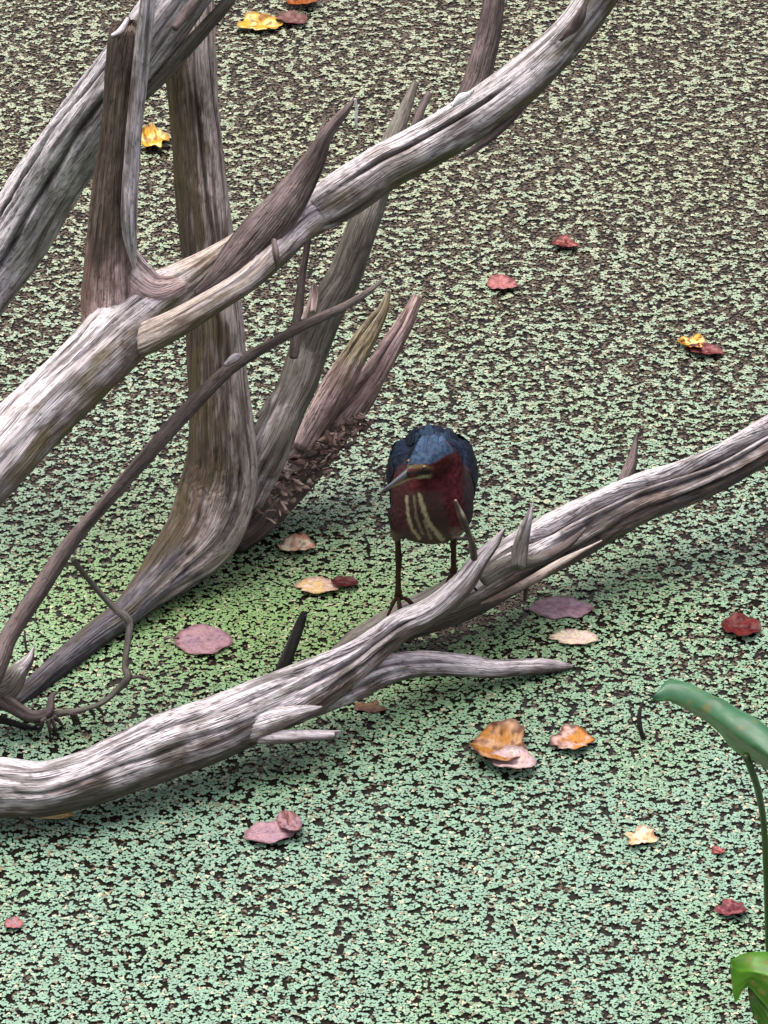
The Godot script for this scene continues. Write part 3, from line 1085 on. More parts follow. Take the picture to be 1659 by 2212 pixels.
func build_deadwood() -> void:
	# thick log at the upper left
	var a := thing("weathered_log", "thick silver grey log rising from the left edge behind the broken upright stub", "log")
	limb("trunk", [[-150, 765, 80, 0.24], [-80, 665, 78, 0.28], [0, 559, 77, 0.33], [100, 400, 75, 0.45], [200, 250, 72, 0.58], [292, 118, 66, 0.68], [385, -10, 62, 0.77], [450, -100, 60, 0.83], [520, -200, 60, 0.88]], a, {"seed": 2, "pal": "bleached", "bleach_light": Vector3(-0.55, 0.75, 0.1), "bleach_light_amt": 0.75, "base": 0.85, "moss_shade": 0.4, "moss_shade_color": Color(0.075, 0.062, 0.05), "cracks": [[-8, 0.16, 0.60, 0.006, 0.016], [38, 0.25, 0.7, 0.004, 0.008], [70, 0.3, 0.9, 0.004, 0.007]], "rough": 1.3, "twist": 0.3})
	limb("side_limb", [[285, 232, 9, 0.60], [318, 198, 13, 0.635], [350, 165, 14, 0.66], [400, 108, 15, 0.70], [445, 58, 15, 0.735], [490, 6, 15, 0.77], [530, -60, 15, 0.80], [580, -150, 15, 0.85]], a, {"seed": 3, "pal": "grey", "rough": 0.6}, "smooth dark grey limb along the log's lower side")
	limb("splinter", [[378, 60, 9, 0.79], [402, 28, 12, 0.80], [428, -4, 10, 0.81]], a, {"seed": 4, "pal": "dark", "jag1": 0.004}, "dark rotten hollow in the pale wood")

	# upright dead trunk with a second stem and a splintered stump
	var d := thing("dead_trunk", "upright tan dead trunk with forked stems bending down into the water, left of the heron", "tree trunk")
	limb("trunk", [[406, -170, 52, 0.755], [408, -60, 53, 0.70], [412, 60, 54, 0.65], [413, 130, 57, 0.615], [421, 240, 55, 0.55], [436, 397, 57, 0.465], [450, 520, 57, 0.405], [463, 680, 60, 0.32], [468, 810, 63, 0.25], [476, 920, 71, 0.19], [480, 1000, 82, 0.14], [470, 1070, 88, 0.10], [436, 1148, 82, 0.065], [372, 1222, 60, 0.04], [322, 1275, 42, 0.028], [270, 1325, 31, 0.020], [205, 1372, 28, 0.014], [134, 1430, 27, 0.010], [80, 1478, 25, 0.006], [36, 1516, 23, 0.0]], d, {"seed": 5, "pal": "trunk", "pal2": "slate", "pal_at": [0.66, 0.78], "bleach_light": Vector3(0.9, 0.3, 0.1), "bleach_light_amt": 0.95, "base": 0.08, "moss_shade": 0.6, "moss_shade_color": Color(0.085, 0.066, 0.026), "cracks": [[60, 0.05, 0.4, 0.004, 0.006], [10, 0.12, 0.5, 0.003, 0.006], [30, 0.5, 0.72, 0.004, 0.007]], "rough": 1.0, "twist": 0.25})
	limb("stem", [[530, 1080, 40, 0.085], [555, 1010, 50, 0.12], [585, 950, 46, 0.16], [618, 880, 42, 0.19], [645, 824, 42, 0.215], [668, 758, 43, 0.24], [705, 670, 40, 0.295], [747, 593, 36, 0.34], [782, 494, 34, 0.395], [802, 440, 33, 0.42], [828, 360, 28, 0.455], [852, 290, 21, 0.485], [874, 238, 15, 0.50], [897, 180, 9, 0.52]], d, {"seed": 6, "pal": "silver", "pal2": "grey", "pal_at": [0.10, 0.26], "bleach_light": Vector3(-0.5, 0.5, 0.4), "bleach_light_amt": 0.3, "rough": 0.6, "jag1": 0.006}, "smooth grey stem leaning right behind the long branch")
	limb("side_twig", [[884, 300, 10, 0.48], [898, 268, 10, 0.49], [912, 232, 9, 0.50], [927, 202, 8, 0.51]], d, {"seed": 7, "pal": "dark", "jag1": 0.004})
	limb("side_twig", [[634, 770, 10, 0.262], [640, 715, 12, 0.29], [646, 660, 10, 0.32], [654, 590, 8, 0.36], [665, 520, 7, 0.40], [672, 470, 6, 0.43]], d, {"seed": 8, "pal": "dark"}, "thin dark twig standing against the grey stem")
	limb("side_twig", [[676, 672, 6, 0.325], [680, 640, 7, 0.335], [679, 612, 3, 0.35]], d, {"seed": 9, "pal": "pink"})
	limb("side_twig", [[655, 690, 6, 0.31], [668, 655, 5, 0.325], [671, 626, 2, 0.335]], d, {"seed": 21, "pal": "pink"})
	limb("side_twig", [[556, 900, 6, 0.20], [568, 884, 5, 0.205], [582, 858, 3, 0.21]], d, {"seed": 22, "pal": "grey"})
	limb("splintered_stump", [[500, 1160, 44, 0.02], [540, 1122, 52, 0.035], [600, 1055, 56, 0.05], [660, 990, 54, 0.075], [716, 925, 45, 0.10], [768, 862, 36, 0.13], [812, 803, 29, 0.155], [848, 742, 24, 0.18], [874, 698, 19, 0.195], [899, 646, 12, 0.215]], d, {"seed": 10, "pal": "dark", "pal2": "pink", "pal_at": [0.38, 0.52], "bleach_light": Vector3(-0.4, 0.7, 0.3), "jag1": 0.006, "cracks": [[20, 0.5, 0.95, 0.004, 0.008], [60, 0.45, 0.9, 0.004, 0.007]], "rough": 1.5}, "broken stump split to reddish splinters")
	limb("splinter", [[655, 962, 24, 0.105], [690, 900, 30, 0.135], [728, 832, 32, 0.165], [768, 765, 28, 0.195], [800, 712, 22, 0.215], [826, 668, 13, 0.235], [838, 636, 6, 0.245]], d, {"seed": 12, "pal": "pink", "pal2": "olive", "pal_at": [0.3, 0.5], "bleach_light": Vector3(-0.5, 0.6, 0.2), "bleach_light_amt": 0.8, "cracks": [[35, 0.2, 0.95, 0.004, 0.009], [75, 0.3, 0.95, 0.003, 0.006]], "rough": 1.4, "jag1": 0.008}, "yellowish splinter of the broken stump")
	limb("splinter", [[770, 905, 10, 0.10], [800, 868, 9, 0.115], [826, 820, 6, 0.13]], d, {"seed": 13, "pal": "dark", "jag1": 0.004})
	bark_crumbs(d)

	# long branch across the upper half
	var c := thing("long_branch", "long pale branch crossing from the left edge to the top right, with forks", "branch")
	limb("main_limb", [[-150, 1140, 78, 0.36], [-70, 1055, 76, 0.39], [0, 982, 73, 0.42], [70, 906, 70, 0.44], [176, 800, 69, 0.465], [258, 722, 73, 0.48], [330, 660, 63, 0.495], [384, 618, 47, 0.505], [436, 579, 32, 0.515], [490, 532, 17, 0.525], [532, 487, 5, 0.535]], c, {"seed": 14, "pal": "silver", "pal2": "tan", "pal_at": [0.55, 0.8], "bleach_light": Vector3(-0.35, 0.85, 0.1), "bleach_light_amt": 0.9, "base": 0.36, "moss_shade": 0.7, "cracks": [[55, 0.05, 0.5, 0.003, 0.005], [20, 0.3, 0.7, 0.003, 0.005]], "knots": [[284, 622, 0.556, 0.040]], "rough": 1.0, "twist": 0.5})
	limb("lower_limb", [[205, 812, 6, 0.43], [255, 764, 24, 0.458], [318, 732, 33, 0.484], [377, 700, 30, 0.505], [456, 652, 27, 0.53], [536, 601, 27, 0.545], [595, 545, 33, 0.56], [640, 495, 40, 0.57], [680, 462, 46, 0.575], [747, 416, 54, 0.60], [826, 363, 54, 0.63], [898, 326, 52, 0.655], [967, 286, 50, 0.68], [1040, 238, 50, 0.715], [1110, 186, 48, 0.75], [1162, 142, 44, 0.775], [1210, 98, 42, 0.80], [1250, 52, 41, 0.83], [1287, 0, 42, 0.86], [1350, -100, 42, 0.92], [1420, -210, 42, 1.0]], c, {"seed": 15, "pal": "tan", "pal2": "silver", "pal_at": [0.2, 0.32], "bleach_light": Vector3(-0.3, 0.9, 0.1), "bleach_light_amt": 0.95, "base": 0.48, "moss_shade": 0.6, "cracks": [[14, 0.44, 0.72, 0.003, 0.010], [48, 0.50, 0.62, 0.002, 0.005]], "rough": 0.7, "twist": 0.35})
	limb("dark_limb", [[430, 634, 14, 0.525], [470, 604, 26, 0.54], [520, 552, 42, 0.56], [572, 492, 46, 0.585], [610, 447, 41, 0.605], [648, 394, 33, 0.63], [680, 342, 24, 0.66], [700, 300, 16, 0.685], [722, 268, 13, 0.70], [748, 238, 9, 0.715], [764, 216, 4, 0.725]], c, {"seed": 16, "pal": "dark", "bleach_light_amt": 0.5, "jag1": 0.006, "rough": 0.7}, "dark pointed broken limb in front")
	limb("splinter", [[683, 318, 7, 0.675], [694, 286, 8, 0.69], [702, 262, 4, 0.70]], c, {"seed": 17, "pal": "dark", "jag1": 0.004})
	limb("splinter", [[1000, 338, 5, 0.675], [1040, 312, 8, 0.685], [1090, 272, 8, 0.705], [1130, 232, 5, 0.73]], c, {"seed": 18, "pal": "dark", "jag0": 0.003})
	limb("knot_scar", [[1214, 84, 5, 0.838], [1226, 70, 10, 0.845], [1242, 56, 12, 0.853], [1256, 30, 11, 0.868], [1264, 6, 4, 0.88]], c, {"seed": 63, "pal": "dark", "jag0": 0.006, "jag1": 0.004, "rough": 1.8}, "dark broken knot near the top of the branch")
	limb("splinter", [[978, 228, 5, 0.735], [996, 212, 10, 0.742], [1012, 204, 6, 0.745], [1022, 196, 3, 0.75]], c, {"seed": 64, "pal": "white", "jag0": 0.004, "jag1": 0.003})
	limb("side_limb", [[1010, 214, 26, 0.665], [1030, 175, 29, 0.68], [1042, 130, 28, 0.70], [1056, 75, 26, 0.725], [1066, 15, 24, 0.755], [1074, -60, 23, 0.79], [1080, -140, 22, 0.83]], c, {"seed": 19, "pal": "dark", "rough": 0.7}, "dark side limb rising at the top")
	limb("stub", [[232, 700, 54, 0.485], [235, 640, 58, 0.515], [237, 560, 52, 0.56], [243, 470, 48, 0.615], [251, 370, 46, 0.675], [260, 270, 45, 0.735], [270, 170, 45, 0.795], [278, 100, 44, 0.838], [283, 62, 43, 0.86]], c, {"seed": 20, "pal": "pink", "pal2": "bark", "pal_at": [0.08, 0.32], "bleach_light": Vector3(0.9, 0.2, 0.1), "bleach_light_amt": 0.5, "jag1": 0.012, "rough": 0.8, "twist": 0.2, "knots": [[276, 604, 0.560, 0.036]]}, "upright brown stub with a broken top")
	limb("stub_splinter", [[290, 580, 4, 0.56], [283, 525, 14, 0.60], [280, 470, 18, 0.636], [282, 400, 19, 0.676], [288, 300, 19, 0.735], [298, 200, 20, 0.79], [308, 110, 19, 0.845], [317, 30, 17, 0.895], [324, -40, 15, 0.935], [332, -130, 14, 0.985]], c, {"seed": 23, "pal": "silver", "bleach_light": Vector3(0.6, 0.4, 0.3), "bleach_light_amt": 0.5, "base": 0.62, "rough": 0.8}, "pale strip of wood running up the stub's right side")
	limb("collar", [[250, 455, 4, 0.606], [258, 512, 22, 0.580], [268, 560, 38, 0.553], [290, 604, 46, 0.530], [330, 632, 42, 0.516], [382, 622, 26, 0.512], [432, 588, 6, 0.510]], c, {"seed": 61, "pal": "silver", "pal2": "pink", "pal_at": [0.1, 0.8], "base": 0.7, "bleach_light": Vector3(0.3, 0.8, 0.2), "rough": 0.7, "twist": 1.5, "knots": [[284, 606, 0.560, 0.036]]}, "pale swelling of wood where the stub joins")
	limb("splinter", [[244, 78, 6, 0.89], [262, 66, 8, 0.895], [277, 40, 5, 0.905]], c, {"seed": 24, "pal": "silver", "bleach_light_amt": 0.9, "jag1": 0.003})
	limb("twig", [[592, 520, 6, 0.60], [596, 548, 8, 0.595], [600, 582, 4, 0.575]], c, {"seed": 25, "pal": "dark"})
	limb("twig", [[318, 566, 3, 0.53], [300, 548, 4, 0.54], [288, 530, 2, 0.55]], c, {"seed": 26, "pal": "dark"})

	# thin branch in front of the trunk
	var g := thing("thin_branch", "thin dark branch slanting up from the lower left in front of the dead trunk", "branch")
	limb("stem", [[-40, 1520, 22, 0.07], [0, 1425, 21, 0.10], [22, 1370, 20, 0.12], [93, 1264, 19, 0.165], [150, 1176, 17, 0.21], [213, 1103, 15, 0.25], [317, 984, 17, 0.32], [397, 894, 17, 0.37], [470, 820, 15, 0.41], [516, 783, 14, 0.43], [585, 744, 11, 0.455], [658, 702, 11, 0.48], [740, 664, 9, 0.50], [790, 634, 7, 0.52], [830, 602, 4, 0.535]], g, {"seed": 27, "pal": "dark", "pal2": "grey", "pal_at": [0.8, 1.1], "bleach_light": Vector3(-0.4, 0.8, 0.2), "bleach_light_amt": 0.7, "rough": 0.7, "step": 0.0028})
	limb("knob", [[488, 788, 6, 0.445], [506, 774, 10, 0.45], [520, 768, 6, 0.45]], g, {"seed": 28, "pal": "silver", "bleach_light_amt": 1.0}, "pale broken knob")

	# knotted root in the lower left corner with its hooked twig
	var h := thing("knotted_root", "small knotted root with a thin hooked twig at the lower left edge", "root")
	limb("root", [[-40, 1500, 34, 0.05], [10, 1482, 32, 0.055], [40, 1450, 20, 0.06], [62, 1425, 11, 0.07], [72, 1400, 3, 0.08]], h, {"seed": 29, "pal": "grey", "pal2": "silver", "rough": 1.0})
	limb("root", [[-10, 1500, 18, 0.05], [30, 1528, 17, 0.04], [70, 1548, 15, 0.03], [104, 1538, 12, 0.03], [112, 1506, 7, 0.04], [122, 1494, 3, 0.045]], h, {"seed": 30, "pal": "dark"})
	limb("root", [[-50, 1548, 9, 0.02], [0, 1554, 9, 0.015], [50, 1568, 7, 0.008], [84, 1574, 4, 0.004]], h, {"seed": 31, "pal": "black"})
	limb("twig", [[157, 1208, 6, 0.225], [190, 1250, 6, 0.19], [222, 1287, 7, 0.165], [252, 1318, 8, 0.145], [273, 1334, 10, 0.135], [280, 1352, 8, 0.125], [274, 1400, 7, 0.105], [270, 1440, 7, 0.09], [276, 1464, 9, 0.08], [250, 1494, 7, 0.06], [217, 1520, 6, 0.045], [175, 1533, 6, 0.03], [135, 1540, 8, 0.022], [100, 1546, 8, 0.018]], h, {"seed": 32, "pal": "grey", "rough": 0.5, "step": 0.0022})
	limb("twig", [[278, 1464, 5, 0.08], [302, 1462, 4, 0.078], [330, 1470, 2, 0.07]], h, {"seed": 33, "pal": "dark"})
	limb("twig", [[58, 1408, 3, 0.085], [54, 1384, 3, 0.10], [53, 1362, 2, 0.11]], h, {"seed": 34, "pal": "dark"})
	for q in [[92, 1556, 82, 1584], [103, 1556, 108, 1596], [112, 1552, 120, 1590], [96, 1552, 70, 1572], [118, 1548, 138, 1574], [152, 1540, 160, 1568], [160, 1542, 172, 1566], [196, 1534, 204, 1552], [210, 1528, 222, 1544]]:
		limb("rootlet", [[q[0], q[1], 5, 0.03], [(q[0] + q[2]) * 0.5 + 2, (q[1] + q[3]) * 0.5, 4, 0.018], [q[2], q[3], 2, 0.003]], h, {"seed": q[0], "pal": "dark", "step": 0.002})

	# heavy branch along the lower left, forked at its right end
	var i := thing("forked_branch", "heavy silver grey branch lying across the lower left, forked and splintered at its right end", "branch")
	limb("main_limb", [[-160, 1700, 68, 0.05], [-70, 1705, 66, 0.05], [0, 1701, 66, 0.05], [93, 1702, 62, 0.052], [185, 1678, 62, 0.055], [278, 1642, 65, 0.06], [370, 1606, 70, 0.065], [463, 1574, 72, 0.07], [550, 1538, 68, 0.072], [630, 1504, 62, 0.075], [705, 1464, 54, 0.08], [770, 1424, 42, 0.09], [820, 1386, 34, 0.10], [869, 1350, 31, 0.112], [920, 1326, 28, 0.125], [958, 1300, 26, 0.137], [1002, 1256, 24, 0.15], [1036, 1208, 18, 0.17], [1068, 1172, 11, 0.185], [1090, 1142, 3, 0.20]], i, {"seed": 35, "pal": "silver", "bleach_light": Vector3(-0.25, 0.95, 0.05), "bleach_light_amt": 0.95, "base": 0.28, "moss_shade": 0.8, "moss_shade_color": Color(0.085, 0.075, 0.052), "cracks": [[30, 0.2, 0.5, 0.003, 0.006], [-5, 0.1, 0.45, 0.003, 0.005], [45, 0.44, 0.68, 0.005, 0.012], [5, 0.46, 0.72, 0.005, 0.012], [-30, 0.5, 0.66, 0.004, 0.009]], "rough": 1.15, "twist": 0.15})
	limb("fork", [[640, 1545, 22, 0.065], [700, 1505, 34, 0.06], [760, 1475, 38, 0.06], [820, 1450, 34, 0.058], [872, 1438, 30, 0.05], [930, 1434, 28, 0.042], [1020, 1441, 25, 0.03], [1070, 1446, 21, 0.024], [1110, 1444, 19, 0.02], [1171, 1440, 17, 0.014], [1210, 1440, 12, 0.01], [1236, 1440, 5, 0.006]], i, {"seed": 36, "pal": "silver", "bleach_light_amt": 0.8, "rough": 1.0, "jag1": 0.006, "cracks": [[15, 0.05, 0.5, 0.004, 0.008], [-25, 0.1, 0.4, 0.004, 0.007]]}, "short pale fork lying on the duckweed")
	limb("splinter", [[560, 1592, 16, 0.062], [610, 1592, 16, 0.06], [660, 1590, 13, 0.055], [700, 1588, 11, 0.05], [722, 1587, 9, 0.048]], i, {"seed": 37, "pal": "silver", "bleach_light": Vector3(0, 1, 0), "bleach_light_amt": 0.9, "jag1": 0.012, "flat": 0.8, "rough": 1.5}, "dark edged splinter under the branch")
	limb("splinter", [[540, 1575, 30, 0.072], [590, 1558, 26, 0.078], [640, 1542, 17, 0.082], [672, 1533, 10, 0.084], [694, 1527, 2, 0.085]], i, {"seed": 38, "pal": "silver", "bleach_light_amt": 0.9, "jag1": 0.002, "flat": 0.7, "rough": 1.6})
	limb("splinter", [[455, 1540, 20, 0.088], [520, 1508, 24, 0.092], [565, 1491, 19, 0.094], [595, 1482, 13, 0.094], [607, 1478, 9, 0.093]], i, {"seed": 39, "pal": "silver", "pal2": "pink", "pal_at": [0.6, 1.2], "bleach_light_amt": 0.9, "jag1": 0.012, "flat": 0.6, "rough": 1.6}, "pale torn strip of wood")
	limb("splinter", [[600, 1512, 12, 0.082], [640, 1490, 13, 0.088], [690, 1462, 10, 0.092], [740, 1430, 4, 0.095]], i, {"seed": 62, "pal": "tan", "jag0": 0.008, "flat": 0.6, "rough": 1.6})
	limb("twig", [[1024, 1205, 8, 0.20], [1020, 1175, 7, 0.23], [1010, 1147, 7, 0.25], [1000, 1122, 9, 0.275], [991, 1100, 7, 0.29], [984, 1082, 4, 0.305]], i, {"seed": 41, "pal": "bark", "pal2": "tan", "pal_at": [0.6, 0.75], "bleach_light_amt": 0.5, "rough": 0.5}, "short twig with a pale broken tip beside the heron")
	limb("twig", [[1008, 1164, 4, 0.24], [995, 1163, 4, 0.245], [981, 1161, 2, 0.25]], i, {"seed": 42, "pal": "dark"})

	# the branch that carries the heron
	var j := thing("perch_branch", "grey split branch under the heron, rising to the right edge", "branch")
	limb("main_limb", [[715, 1412, 8, 0.012], [760, 1392, 24, 0.02], [820, 1366, 35, 0.03], [900, 1333, 44, 0.045], [1000, 1288, 52, 0.06], [1100, 1228, 58, 0.072], [1185, 1178, 60, 0.08], [1280, 1124, 58, 0.092], [1377, 1076, 53, 0.10], [1472, 1043, 50, 0.108], [1563, 1004, 48, 0.12], [1659, 952, 46, 0.132], [1740, 905, 46, 0.142], [1830, 850, 46, 0.15]], j, {"seed": 43, "pal": "grey", "pal2": "silver", "pal_at": [0.25, 0.4], "bleach_light": Vector3(-0.25, 0.97, -0.1), "bleach_light_amt": 1.1, "base": -0.02, "moss_shade": 0.6, "moss_shade_color": Color(0.06, 0.05, 0.045), "cracks": [[36, 0.36, 0.98, 0.012, 0.024], [-2, 0.42, 0.98, 0.010, 0.016], [-35, 0.3, 0.95, 0.005, 0.009]], "rough": 1.1, "twist": 0.0})
	limb("spur", [[1046, 1250, 17, 0.108], [1084, 1226, 17, 0.118], [1116, 1212, 16, 0.122], [1150, 1212, 13, 0.12], [1183, 1202, 12, 0.122], [1212, 1186, 10, 0.13], [1236, 1168, 8, 0.136], [1264, 1142, 4, 0.145]], j, {"seed": 44, "pal": "grey", "pal2": "dark", "rough": 1.3}, "curved spur of wood")
	limb("spur", [[1118, 1222, 16, 0.122], [1122, 1190, 17, 0.135], [1132, 1150, 13, 0.155], [1142, 1118, 8, 0.175], [1150, 1088, 2, 0.19]], j, {"seed": 45, "pal": "grey", "pal2": "silver", "rough": 1.4, "jag1": 0.003}, "short pointed spike")
	limb("spur", [[1345, 1040, 13, 0.108], [1360, 1010, 14, 0.118], [1368, 980, 9, 0.13], [1373, 955, 6, 0.14], [1377, 936, 3, 0.15]], j, {"seed": 46, "pal": "dark", "rough": 0.6}, "small dark upright peg")
	limb("splinter", [[1040, 1304, 3, 0.080], [1090, 1284, 9, 0.082], [1140, 1258, 10, 0.083], [1210, 1216, 9, 0.087], [1300, 1168, 2, 0.09]], j, {"seed": 47, "pal": "bark", "pal2": "tan", "flat": 0.6, "bleach_light_amt": 0.7}, "tan strip along the lower edge")
	limb("twig", [[1140, 1262, 5, 0.06], [1136, 1278, 5, 0.045], [1134, 1296, 3, 0.03]], j, {"seed": 48, "pal": "dark"})

func bark_crumbs(d: Node3D) -> void:
	# crumbling red bark that has broken into flakes on the stump
	var rng := RandomNumberGenerator.new()
	rng.seed = 31
	var cols := [Color(0.11, 0.065, 0.055), Color(0.18, 0.125, 0.10), Color(0.065, 0.04, 0.036), Color(0.27, 0.20, 0.17), Color(0.035, 0.024, 0.022)]
	var shapes := []
	for v in 15:
		var st := SurfaceTool.new()
		st.begin(Mesh.PRIMITIVE_TRIANGLES)
		st.set_smooth_group(-1)
		var n := 7
		var ring := []
		for k in n:
			var a := TAU * k / n
			var r := rng.randf_range(0.6, 1.15)
			ring.append(Vector3(cos(a) * r * (1.2 + 0.5 * (v % 3)), rng.randf_range(-0.1, 0.18), sin(a) * r * 0.7))
		var c: Color = cols[v % 5]
		for k in n:
			var p: Vector3 = ring[k]
			var q: Vector3 = ring[(k + 1) % n]
			var dn := Vector3(0, -0.32, 0)
			for tri in [[Vector3(0, 0.22, 0), p, q], [p, p + dn, q], [q, p + dn, q + dn]]:
				var cc := c * rng.randf_range(0.75, 1.25)
				cc.a = 1.0
				for w in tri:
					st.set_color(cc)
					st.add_vertex(w)
		st.generate_normals()
		shapes.append(st.commit())
	var m := StandardMaterial3D.new()
	m.vertex_color_use_as_albedo = true
	m.roughness = 0.85
	m.cull_mode = BaseMaterial3D.CULL_DISABLED
	for k in 270:
		var t := rng.randf()
		# along the stump's lower side, from its foot to half way up
		var x := lerpf(556.0, 792.0, t) + rng.randfn(0, 10)
		var half := lerpf(56.0, 22.0, t)
		var across := rng.randf_range(-0.75, 0.95)
		var y := lerpf(1085.0, 896.0, t) + across * half * 0.85 + 6.0
		x += across * half * 0.55
		var h := lerpf(0.085, 0.128, t) - 0.026 * across * absf(across)
		var o := part("bark_flake", shapes[rng.randi() % 15], m, d)
		o.position = at(x, y, h)
		o.rotation = Vector3(rng.randf_range(-0.7, 1.0), rng.randf() * TAU, rng.randf_range(-0.7, 0.7))
		o.scale = Vector3.ONE * (0.0022 + 0.0055 * pow(rng.randf(), 2.2))

func build_leaves() -> void:
	var yellow := Color(0.56, 0.29, 0.022)
	var pale_y := Color(0.66, 0.54, 0.20)
	var brown := Color(0.20, 0.075, 0.02)
	var dkred := Color(0.065, 0.006, 0.007)
	var red := Color(0.15, 0.022, 0.018)
	var orange := Color(0.36, 0.10, 0.015)
	var mauve := Color(0.28, 0.175, 0.215)
	var cream := Color(0.64, 0.55, 0.40)
	var pink := Color(0.34, 0.13, 0.125)
	leaf(562, 62, {"len": 84, "wid": 78, "turn": 8, "c0": yellow, "c1": pale_y, "c2": brown, "spots": 0.8, "cup": 0.5, "wob": 0.3, "lift": 0.010, "tilt": Vector2(0.0, -0.12)}, "bright yellow leaf with brown spots, touching two brown leaves near the top")
	leaf(628, 50, {"len": 66, "wid": 62, "turn": -20, "c0": Color(0.12, 0.05, 0.045), "c1": Color(0.17, 0.08, 0.075), "c2": dkred, "cup": 0.5, "lift": 0.009}, "dark maroon leaf squeezed between a yellow and an orange leaf at the top")
	leaf(652, 14, {"len": 66, "wid": 80, "turn": 30, "c0": orange * 0.8, "c1": brown, "c2": dkred, "cup": 0.7, "lift": 0.012}, "rusty orange brown leaf at the very top of the frame")
	leaf(331, 312, {"len": 62, "wid": 124, "turn": 10, "c0": yellow, "c1": pale_y, "c2": brown, "spots": 0.75, "wob": 0.35, "lobes": 5, "cup": 0.5, "lift": 0.010}, "ragged yellow leaf seen between the upright stub and the dead trunk")
	leaf(1218, 536, {"len": 54, "wid": 58, "turn": -25, "c0": red, "c1": dkred, "c2": pink, "spots": 0.8, "cup": 1.0, "wob": 0.3, "lift": 0.008}, "small curled red brown leaf, upper of two right of the long branch")
	leaf(1085, 622, {"len": 60, "wid": 62, "turn": 15, "c0": pink, "c1": Color(0.36, 0.14, 0.14), "c2": dkred, "cup": 0.7, "wob": 0.3}, "pinkish red leaf alone on open duckweed right of the stump tips")
	leaf(1492, 752, {"len": 52, "wid": 56, "turn": -35, "c0": yellow, "c1": pale_y, "c2": dkred, "spots": 0.9, "cup": 0.9, "wob": 0.35, "lift": 0.010}, "small bright yellow leaf scrap lying against a dark red leaf")
	leaf(1522, 766, {"len": 76, "wid": 52, "turn": -12, "c0": dkred, "c1": Color(0.14, 0.03, 0.03), "c2": pink, "grad": 0.3, "cup": 0.9, "lift": 0.007}, "dark red curled leaf beside the yellow scrap near the right edge")
	leaf(640, 1188, {"len": 68, "wid": 84, "turn": -15, "c0": Color(0.48, 0.25, 0.16), "c1": cream * 0.9, "c2": red, "gradz": 0.5, "cup": 0.6, "wob": 0.25, "lift": 0.008}, "orange tan curled leaf just right of the dead trunk's foot")
	leaf(688, 1274, {"len": 92, "wid": 68, "turn": 4, "c0": Color(0.55, 0.37, 0.17), "c1": Color(0.48, 0.33, 0.26), "c2": cream, "cup": 0.35, "wob": 0.3, "lift": 0.007}, "pale orange buff leaf with a black red leaf at its right tip")
	leaf(744, 1269, {"len": 54, "wid": 46, "turn": -8, "c0": dkred * 0.7, "c1": dkred, "c2": dkred, "cup": 0.7, "lift": 0.010, "seed": 3.3}, "tiny black red leaf touching the pale orange buff leaf left of the heron's feet")
	leaf(438, 1391, {"len": 112, "wid": 116, "turn": 4, "c0": mauve, "c1": Color(0.33, 0.20, 0.22), "c2": Color(0.22, 0.12, 0.14), "spots": 0.3, "cup": 0.06, "fold": 0.05, "wob": 0.06, "stem": 30, "gloss": 0.35}, "large flat mauve leaf with a dark stalk, left of the black stick")
	leaf(1214, 1318, {"len": 118, "wid": 92, "turn": 2, "c0": mauve * 1.15, "c1": Color(0.36, 0.27, 0.30), "c2": Color(0.24, 0.13, 0.16), "cup": 0.05, "fold": 0.04, "wob": 0.22, "lift": 0.0045, "gloss": 0.35}, "pale mauve half drowned leaf below the perch branch")
	leaf(1238, 1385, {"len": 92, "wid": 62, "turn": -5, "c0": cream, "c1": Color(0.62, 0.48, 0.42), "c2": Color(0.40, 0.28, 0.20), "spots": 0.4, "cup": 0.2, "wob": 0.2}, "cream coloured leaf above the tip of the short pale fork")
	leaf(1599, 1363, {"len": 80, "wid": 88, "turn": -10, "c0": dkred, "c1": Color(0.10, 0.009, 0.009), "c2": red, "cup": 0.35, "wob": 0.1, "lift": 0.009}, "round dark red leaf near the right edge above the water plant")
	leaf(1072, 1632, {"len": 122, "wid": 150, "turn": -28, "c0": Color(0.33, 0.145, 0.03), "c1": Color(0.42, 0.24, 0.13), "c2": Color(0.10, 0.03, 0.01), "spots": 0.85, "rim": 0.9, "grad": 0.1, "cup": 0.55, "fold": 0.35, "wob": 0.22, "lift": 0.014, "gloss": 0.3}, "largest orange brown leaf, cupped, in the open duckweed below the fork")
	leaf(1104, 1662, {"len": 92, "wid": 84, "turn": -14, "c0": Color(0.50, 0.36, 0.38), "c1": Color(0.44, 0.30, 0.30), "c2": cream, "spots": 0.3, "cup": 0.45, "wob": 0.15, "lift": 0.020, "gloss": 0.3}, "pinkish shiny leaf lapping over the largest orange brown leaf")
	leaf(1236, 1612, {"len": 84, "wid": 88, "turn": 14, "c0": Color(0.50, 0.34, 0.30), "c1": Color(0.46, 0.19, 0.035), "c2": brown, "rim": 0.85, "grad": 0.6, "spots": 0.6, "cup": 0.6, "wob": 0.3, "lift": 0.010}, "small orange and pink leaf right of the largest orange brown leaf")
	leaf(582, 1810, {"len": 104, "wid": 80, "turn": 10, "c0": mauve * 1.1, "c1": Color(0.36, 0.22, 0.25), "c2": mauve, "spots": 0.3, "cup": 0.12, "fold": 0.05, "wob": 0.12, "lift": 0.012, "gloss": 0.35}, "folded mauve leaf alone in the mint duckweed below the heavy branch")
	leaf(626, 1798, {"len": 48, "wid": 92, "turn": 20, "c0": Color(0.28, 0.14, 0.14), "c1": mauve, "c2": dkred, "cup": 1.1, "wob": 0.15, "lift": 0.013}, "reddish curled leaf scrap at the right end of the folded mauve leaf")
	leaf(1382, 1818, {"len": 64, "wid": 84, "turn": -30, "c0": cream, "c1": Color(0.60, 0.40, 0.22), "c2": brown, "spots": 0.5, "cup": 0.6, "wob": 0.35, "lobes": 4, "lift": 0.008}, "crumpled cream and tan leaf left of the plant stalk")
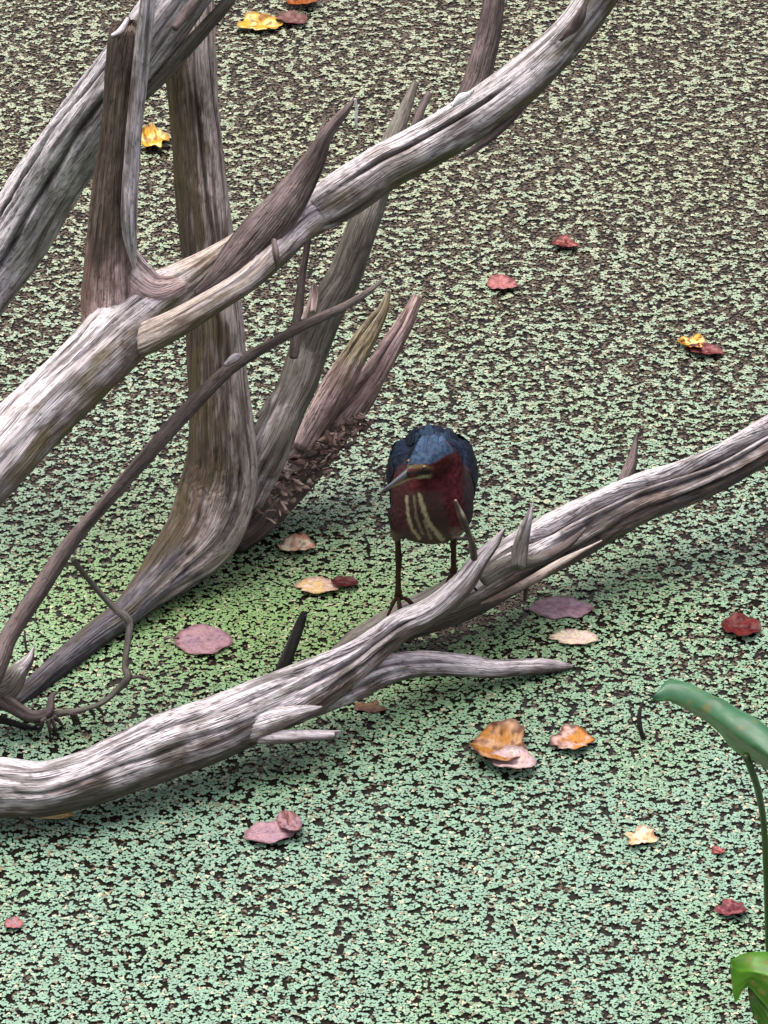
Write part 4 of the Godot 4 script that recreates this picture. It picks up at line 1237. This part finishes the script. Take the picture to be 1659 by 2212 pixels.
	leaf(1550, 1845, {"len": 26, "wid": 32, "turn": 20, "c0": red, "c1": pink, "c2": dkred, "cup": 0.9, "wob": 0.3}, "tiny red leaf scrap close to the plant stalk")
	leaf(1580, 1976, {"len": 62, "wid": 60, "turn": 18, "c0": Color(0.20, 0.06, 0.07), "c1": Color(0.11, 0.02, 0.03), "c2": pink, "spots": 0.5, "cup": 1.0, "wob": 0.35, "lift": 0.008}, "dark purple red curled leaf above the folded green leaf")
	leaf(28, 2003, {"len": 38, "wid": 48, "turn": -20, "c0": pink, "c1": mauve, "c2": red, "cup": 0.6, "wob": 0.3}, "small pink leaf at the left edge near the bottom")
	leaf(122, 1769, {"len": 64, "wid": 30, "turn": 8, "c0": pale_y, "c1": yellow, "c2": cream, "cup": 0.3}, "narrow pale yellow leaf half hidden under the heavy branch")
	leaf(798, 1534, {"len": 66, "wid": 44, "turn": -6, "c0": Color(0.12, 0.065, 0.045), "c1": Color(0.18, 0.11, 0.06), "c2": dkred, "cup": 0.04, "wob": 0.4, "lift": 0.0045, "lobes": 5}, "brown rotted leaf lying flat below the fork of the heavy branch")

func build_small() -> void:
	var s := thing("black_stick", "short black stick standing in the water behind the heavy branch", "stick")
	limb("stick", [[600, 1470, 15, -0.01], [612, 1440, 15, 0.01], [632, 1390, 13, 0.04], [648, 1348, 11, 0.065], [656, 1326, 8, 0.08]], s, {"seed": 51, "pal": "black", "rough": 0.6, "jag1": 0.004})
	var t := thing("bent_stem", "thin dark bent stem poking out of the water left of the long green leaf", "stem")
	limb("stem", [[1398, 1606, 3, -0.005], [1388, 1590, 5, 0.006], [1381, 1562, 5, 0.022], [1382, 1536, 4, 0.036], [1389, 1516, 2, 0.046]], t, {"seed": 52, "pal": "black", "step": 0.002})
	# a pale fibre hangs from the tip of the dark limb
	var f := thing("hanging_fibre", "white fibre hanging from the tip of the dark broken limb", "fibre")
	limb("fibre", [[767, 214, 3, 0.728], [770, 235, 3, 0.716], [769, 258, 3, 0.704], [771, 278, 1.5, 0.693]], f, {"seed": 53, "pal": "white", "bleach_light_amt": 1.5, "step": 0.002, "rough": 0.2})
